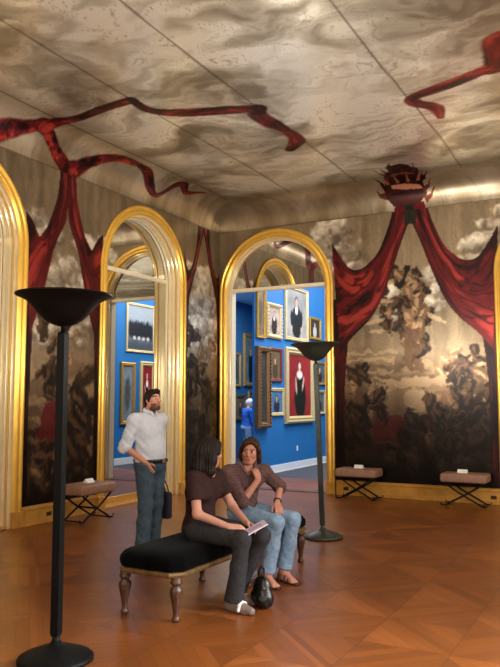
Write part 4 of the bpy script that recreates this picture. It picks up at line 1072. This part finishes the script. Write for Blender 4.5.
# leaflet in her hands
c_ = V3(J['rwr'])*.5+V3(J['lwr'])*.5+V3(.175, -.03, .0)
bm = bmesh.new(); box(bm, -.055, .055, -.09, .09, -.004, .0, 0); box(bm, -.052, .052, -.087, .087, .0, .003, 1); box(bm, -.03, .03, -.06, .05, .003, .004, 2)
o = bm_obj('leaflet', bm, [M['card'], mat('leaflet_cover', (196, 186, 208), .4), mat('leaflet_print', (172, 146, 182), .4)], loc=c_); o.rotation_euler = (.45, .15, -.75); tag(o, 'pale mauve leaflet held on the lap of the long-haired woman', 'leaflet')
# black handbag on the floor by her feet
root = empty('handbag', (4.38, -6.715, 0)); off = -V3(root.location); tag(root, 'black leather handbag on the floor beside the feet of the long-haired woman', 'bag')
B = Blob(.006); fl = [(V3(0, 0, .0)+V3(root.location), (0, 0, -1))]
B.cone(V3(4.35, -6.695, .07), V3(4.42, -6.745, .07), .075, .075, .03, fl); B.cone(V3(4.36, -6.695, .15), V3(4.41, -6.735, .15), .058, .055, .04); B.cone(V3(4.37, -6.705, .2), V3(4.40, -6.735, .2), .036, .034, .04)
local(B).obj('bag_body', LEATHER, root, disp=ldisp(wrinkle(70, .004, 9, (.6, .5, .6))))
bm = bmesh.new(); tube(bm, [(-.045, .03, .20), (-.05, .04, .26), (-.01, .01, .31), (.03, -.02, .29), (.045, -.035, .22), (.04, -.03, .19)], .008); bm_obj('handle', bm, LEATHER, root, True)
for dx, dy, dz in ((.07, -.045, .12), (.055, -.07, .16), (.085, -.01, .09)):
    bm = bmesh.new(); bmesh.ops.create_icosphere(bm, subdivisions=2, radius=.011, matrix=Matrix.Translation((dx, dy, dz))); b_ = bm_obj('stud', bm, METALB, root, True); b_['label'] = 'shiny metal stud'

# woman with brown bob, hand raised to her collar
J = dict(pelvis=(3.76, -5.90, .585), chest=(3.775, -5.905, .885), neck=(3.81, -5.915, 1.02), head=(3.87, -5.955, 1.155), rsh=(3.69, -6.045, .955), lsh=(3.935, -5.80, .955), rhip=(3.78, -6.0, .575), lhip=(3.80, -5.80, .575),
    rknee=(4.20, -6.08, .545), lknee=(4.27, -5.88, .55), rank=(4.11, -6.10, .085), lank=(4.18, -5.90, .085), relb=(3.89, -6.14, .715), rwr=(3.985, -6.02, .90), lelb=(4.03, -5.66, .80), lwr=(4.10, -5.86, .68))
J['rtoe'] = (.86, -.5, 0); J['ltoe'] = (.9, -.42, 0)
fr = head_frame((.30, -.95, -.10), -.10)
root = empty('person', (J['pelvis'][0], J['pelvis'][1], 0)); off = -V3(root.location); tag(root, 'seated woman with short brown hair in a mauve blouse and washed blue jeans', 'person')
hands = [dict(w=J['rwr'], d=(-.45, .30, .85), n=(-.8, .35, -.45), side=V3(.2, .9, .2), curl=.75), dict(w=J['lwr'], d=(.55, -.75, -.45), n=(-.3, .2, -.9), side=V3(-.7, -.5, 0), curl=.35)]
B, cf = base_body(J, fr, (194, 138, 120), hands=hands, paint=dict(brow=(78, 48, 34), lip=(176, 92, 86)))
local(B).obj('body', M['skin'], root, lcol(cf))
B = Blob(.007); torso(B, J, .016, k=.04)
sleeve(B, J['rsh'], J['relb'], .12, .054, .046, .014, J['rwr'], r2=.042); sleeve(B, J['lsh'], J['lelb'], .10, .054, .046, .014, J['lwr'], r2=.042)
tf = unit(np.cross(unit(V3(J['lsh'])-V3(J['rsh'])), (0, 0, 1)))
B.sub(V3(J['neck'])+tf*.075+(0, 0, .0), (.042, .042, .085), None, .01); B.sub(V3(J['neck'])+V3(0, 0, .055), (.07, .07, .045), None, .01)
local(B).obj('blouse', C_BLOUSE, root, disp=ldisp(wrinkle(60, .004, 13, (.4, .3, .9))))
B = Blob(.005); ss = unit(V3(J['lsh'])-V3(J['rsh']))
for q in (-1, 1): B.chain([V3(J['neck'])-tf*.05+ss*q*.035+(0, 0, .035), V3(J['neck'])+tf*.02+ss*q*.07+(0, 0, .02), V3(J['neck'])+tf*.095+ss*q*.055-(0, 0, .035), V3(J['neck'])+tf*.115+ss*q*.02-(0, 0, .085)], [.018, .018, .018, .009], .01)
local(B).obj('collar', C_COLLAR, root)
B = Blob(.007); B.ell(V3(J['pelvis'])+(0, 0, -.005), (.14, .185, .105), None, .04, [(V3(J['pelvis'])+(0, 0, .07), up)]); garment_legs(B, J, .010, -.035, .012)
jo = local(B).obj('jeans', C_LJEAN, root, disp=ldisp(wrinkle(48, .0022, 15, (.7, .1, .6))))
for q in 'rl':
    d = unit(V3(J[q+'ank'])-V3(J[q+'knee'])); e = V3(J[q+'ank'])-d*.035; B = Blob(.006); B.cone(e-d*.06, e+d*.03, .070, .072, .01, [(e+d*.004, d), (e-d*.042, -d)]); t_ = local(B).obj('turn_up', C_LJEAN, jo)
B, L = hair_mass(J['head'], fr, 1.0, .013, (.062, .072)); f, s, u = fr
B.cone(L(0, -.07, .0), L(0, -.078, -.085), .075, .052, .03)
for q in (-1, 1): B.chain([L(q*.050, .040, .074), L(q*.076, .014, .01), L(q*.082, -.008, -.05), L(q*.082+.006, -.022, -.100)], [.020, .020, .025, .020], .025)
B.chain([L(.025, .060, .094), L(-.03, .070, .078), L(-.066, .045, .030)], [.018, .015, .012], .02)
local(B).obj('hair', H_BROWN, root, disp=ldisp(strands(fr, J['head'], .004, 26)))
for q in 'rl':
    d = unit(J[q+'toe']); z = V3(J[q+'ank'][0], J[q+'ank'][1], 0); s_ = unit(np.cross((0, 0, 1), d)); B = Blob(.005)
    B.cone(z-d*.05+(0, 0, .012), z+d*.165+(0, 0, .010), .040, .042, .01, [(z+(0, 0, .002), (0, 0, -1)), (z+(0, 0, .018), (0, 0, 1))])
    for a, hh in ((.10, .046), (.055, .068), (-.02, .10)): B.chain([z+d*a+s_*.044+(0, 0, .014), z+d*a+s_*.030+(0, 0, hh-.012), z+d*a+(0, 0, hh), z+d*a-s_*.030+(0, 0, hh-.012), z+d*a-s_*.044+(0, 0, .014)], [.009]*5, .006)
    local(B).obj('sandal', SANDAL, root)
a_, b_ = V3(J['lwr']), V3(J['lelb']); d = unit(b_-a_); B = Blob(.004); n1_ = unit(np.cross(d, (0, 0, 1))); n2_ = np.cross(d, n1_); p_ = a_+d*.03
B.chain([p_+.033*(math.cos(t)*n1_+math.sin(t)*n2_) for t in np.linspace(0, 2*PI, 17)], [.006]*17, .003); local(B).obj('bracelet', SANDAL, root)

# standing man in pale shirt and grey jeans
J = dict(pelvis=(2.30, -5.36, .94), chest=(2.29, -5.37, 1.26), neck=(2.295, -5.375, 1.475), head=(2.345, -5.38, 1.625), rsh=(2.25, -5.575, 1.405), lsh=(2.30, -5.175, 1.405), rhip=(2.30, -5.46, .92), lhip=(2.31, -5.26, .92),
    rknee=(2.31, -5.445, .49), lknee=(2.325, -5.28, .49), rank=(2.27, -5.44, .085), lank=(2.29, -5.27, .085), relb=(2.175, -5.645, 1.12), rwr=(2.365, -5.545, .965), lelb=(2.20, -5.10, 1.12), lwr=(2.23, -5.08, .885), w=1.06)
J['rtoe'] = (1, -.25, 0); J['ltoe'] = (1, .1, 0)
fr = head_frame((.93, -.28, .16))
root = empty('person', (2.30, -5.36, 0)); off = -V3(root.location); tag(root, 'standing bearded man in a pale shirt and grey jeans, hand in pocket', 'person')
hands = [dict(w=J['rwr'], d=(.30, .42, -.86), n=(-.2, .9, .3), side=V3(.7, 0, .7), curl=.25), dict(w=J['lwr'], d=(.15, .02, -1), n=(0, -1, 0), side=V3(1, 0, 0), curl=.9)]
B, cf = base_body(J, fr, (200, 140, 114), True, hands=hands, feet=.85, paint=dict(brow=(40, 28, 22), lip=(160, 92, 80), beard=(62, 44, 36)))
local(B).obj('body', M['skin'], root, lcol(cf))
B = Blob(.008); torso(B, J, .020, male=True, k=.05, hem=None)
B.ell(V3(2.36, -5.365, 1.08), (.115, .15, .15), None, .05)
hemz = [(V3(0, 0, .93), (0, 0, -1))]
B.p = [tuple(list(q[:6])+[(q[6] or [])+hemz]+[q[7]]) for q in B.p]
sleeve(B, J['rsh'], J['relb'], .06, .060, .050, .018, J['rwr'], r2=.047); sleeve(B, J['lsh'], J['lelb'], .06, .060, .050, .018, J['lwr'], r2=.047)
B.sub(V3(J['neck'])+V3(.01, 0, .06), (.072, .075, .05), None, .01)
so = local(B).obj('shirt', C_SHIRT, root, disp=ldisp(wrinkle(42, .005, 23, (.5, .3, .9))))
B = Blob(.006); nk = V3(J['neck'])
for q in (-1, 1): B.chain([nk+V3(-.062, 0, .05), nk+V3(-.02, q*.066, .035), nk+V3(.055, q*.045, .01), nk+V3(.085, q*.028, -.03)], [.017, .018, .018, .010], .01)
local(B).obj('collar', C_SHIRT, root)
for q in 'rl':
    d = unit(V3(J[q+'wr'])-V3(J[q+'elb'])); e = V3(J[q+'elb'])+d*.01; B = Blob(.006); B.cone(e-d*.05, e+d*.06, .071, .071, .01, [(e+d*.03, d), (e-d*.025, -d)]); local(B).obj('rolled_cuff', C_SHIRT, so)
B = Blob(.008); B.ell(V3(J['pelvis'])-(0, 0, .01), (.155, .195, .135), None, .04, [(V3(0, 0, 1.0), (0, 0, 1))]); garment_legs(B, J, .016, .02, .012, True)
local(B).obj('jeans', C_GJEAN, root, disp=ldisp(wrinkle(40, .003, 25, (.3, .2, .9))))
B = Blob(.006); B.ell(V3(J['pelvis'])+(0.008, 0, .03), (.178, .212, .14), None, .02, [(V3(0, 0, .985), (0, 0, 1)), (V3(0, 0, .945), (0, 0, -1))]); local(B).obj('belt', LEATHER, root)
bm = bmesh.new(); box(bm, .184, .196, -.025, .025, .945, .985); bm_obj('belt_buckle', bm, METALB, root, bevel=.004)
B, L = hair_mass(J['head'], fr, 1.0, .011, (.074, .060)); f, s, u = fr
B.cone(L(0, -.07, .0), L(0, -.075, -.045), .055, .035, .03); B.chain([L(-.04, .062, .088), L(0, .076, .094), L(.04, .062, .088)], [.018, .02, .018], .02)
for q in (-1, 1): B.cone(L(q*.070, .012, .03), L(q*.071, .014, -.015), .014, .009, .015)
local(B).obj('hair', H_DARK, root, disp=ldisp(strands(fr, J['head'], .003, 30)))
for q in 'rl':
    B = Blob(.007); shoe(B, J[q+'ank'], J[q+'toe'], 1.1); local(B).obj('shoe', DKSHOE, root)
# dark blue bag in his far hand
root = empty('shoulder_bag', (2.27, -5.08, .295)); off = -V3(root.location); tag(root, 'dark navy bag hanging from the far hand of the standing man', 'bag')
bm = bmesh.new(); box(bm, -.09, .12, -.045, .045, 0, .30); bm_obj('bag_body', bm, mat('navy_nylon', (20, 26, 48), .7, 0, noise=.2, nscale=30), root, True, bevel=.03, seg=4)
for y in (-.03, .03):
    bm = bmesh.new(); tube(bm, [(-.05, y, .28), (-.05, y, .36), (-.04, y*.6, .45), (-.02, y*.3, .49), (.0, y*.6, .45), (.05, y, .36), (.07, y, .28)], .007); bm_obj('handle', bm, LEATHER, root, True)

# man in blue in the gallery, seen from behind
J = dict(pelvis=(-1.93, 4.72, .93), chest=(-1.92, 4.73, 1.24), neck=(-1.90, 4.745, 1.42), head=(-1.86, 4.775, 1.545), rsh=(-1.74, 4.60, 1.345), lsh=(-2.07, 4.87, 1.345), rhip=(-1.86, 4.66, .92), lhip=(-2.0, 4.78, .92),
    rknee=(-1.84, 4.68, .5), lknee=(-1.98, 4.80, .5), rank=(-1.87, 4.64, .085), lank=(-2.02, 4.76, .085), relb=(-1.66, 4.60, 1.07), rwr=(-1.55, 4.78, 1.08), lelb=(-2.05, 4.98, 1.07), lwr=(-1.85, 5.05, 1.08))
J['rtoe'] = J['ltoe'] = (.6, .75, 0); fr = head_frame((.8, .55, -.25))
root = empty('person', (-1.93, 4.72, 0)); off = -V3(root.location); tag(root, 'white-haired man in a bright blue shirt seen from behind in the far gallery', 'person')
hands = [dict(w=J['rwr'], d=(.7, .7, .1), n=(-.5, .5, .3), side=V3(0, 0, 1), curl=.8), dict(w=J['lwr'], d=(.9, -.1, .1), n=(.1, -1, .1), side=V3(0, 0, 1), curl=.8)]
B, cf = base_body(J, fr, (206, 152, 128), True, hands=hands, h=.008, feet=.85, paint=dict(brow=(150, 140, 132)))
local(B).obj('body', M['skin'], root, lcol(cf))
B = Blob(.010); torso(B, J, .020, male=True, k=.05)
for q in 'rl': sleeve(B, J[q+'sh'], J[q+'elb'], .7, .056, .046, .016, J[q+'wr'], r2=.040)
B.sub(V3(J['neck'])+V3(.01, 0.01, .07), (.072, .072, .05), None, .01)
B.p = [tuple(list(q[:6])+[(q[6] or [])+([(V3(0, 0, .88), (0, 0, -1))] if i < 6 else [])]+[q[7]]) if q[0] != 's' else q for i, q in enumerate(B.p)]
local(B).obj('shirt', C_BLUE, root, disp=ldisp(wrinkle(40, .005, 33)))
B = Blob(.010); B.ell(V3(J['pelvis'])-(0, 0, .01), (.165, .165, .13), None, .04); garment_legs(B, J, .014, .02, .01, True); local(B).obj('trousers', C_LJEAN, root)
B, L = hair_mass(J['head'], fr, 1.0, .010, (.055, .070)); B.cone(L(0, -.07, .0), L(0, -.072, -.05), .055, .036, .03); local(B).obj('hair', H_GREY, root, disp=ldisp(strands(fr, J['head'], .003, 24)))
for q in 'rl': B = Blob(.009); shoe(B, J[q+'ank'], J[q+'toe'], 1.1); local(B).obj('shoe', DKSHOE, root)
bm = bmesh.new(); box(bm, -.07, .07, -.004, .004, -.05, .05); o = bm_obj('leaflet', bm, M['card'], loc=(-1.48, 4.93, 1.12)); o.rotation_euler = (.5, 0, -.7); tag(o, 'small pale leaflet held by the white-haired man in blue', 'leaflet')
#PEOPLE-END
# ------------------------------------------------------------------ camera, world, view
w = bpy.data.worlds.new('world'); bpy.context.scene.world = w; w.use_nodes = True
w.node_tree.nodes['Background'].inputs[0].default_value = (.02, .02, .02, 1)
cam = bpy.data.cameras.new('camera'); co = bpy.data.objects.new('camera', cam); C.objects.link(co)
cam.sensor_fit = 'VERTICAL'; cam.sensor_height = 24.0; cam.lens = 24.0*723/667
co.location = (7.07, -11.95, 1.62); co.rotation_euler = (math.radians(90+5.2944), 0, math.radians(28.118))
cam.clip_start = .05; cam.clip_end = 100
sc = bpy.context.scene; sc.camera = co
sc.view_settings.view_transform = 'Standard'; sc.view_settings.look = 'None'; sc.view_settings.gamma = 1
sc.view_settings.use_curve_mapping = False; sc.view_settings.exposure = 0.0
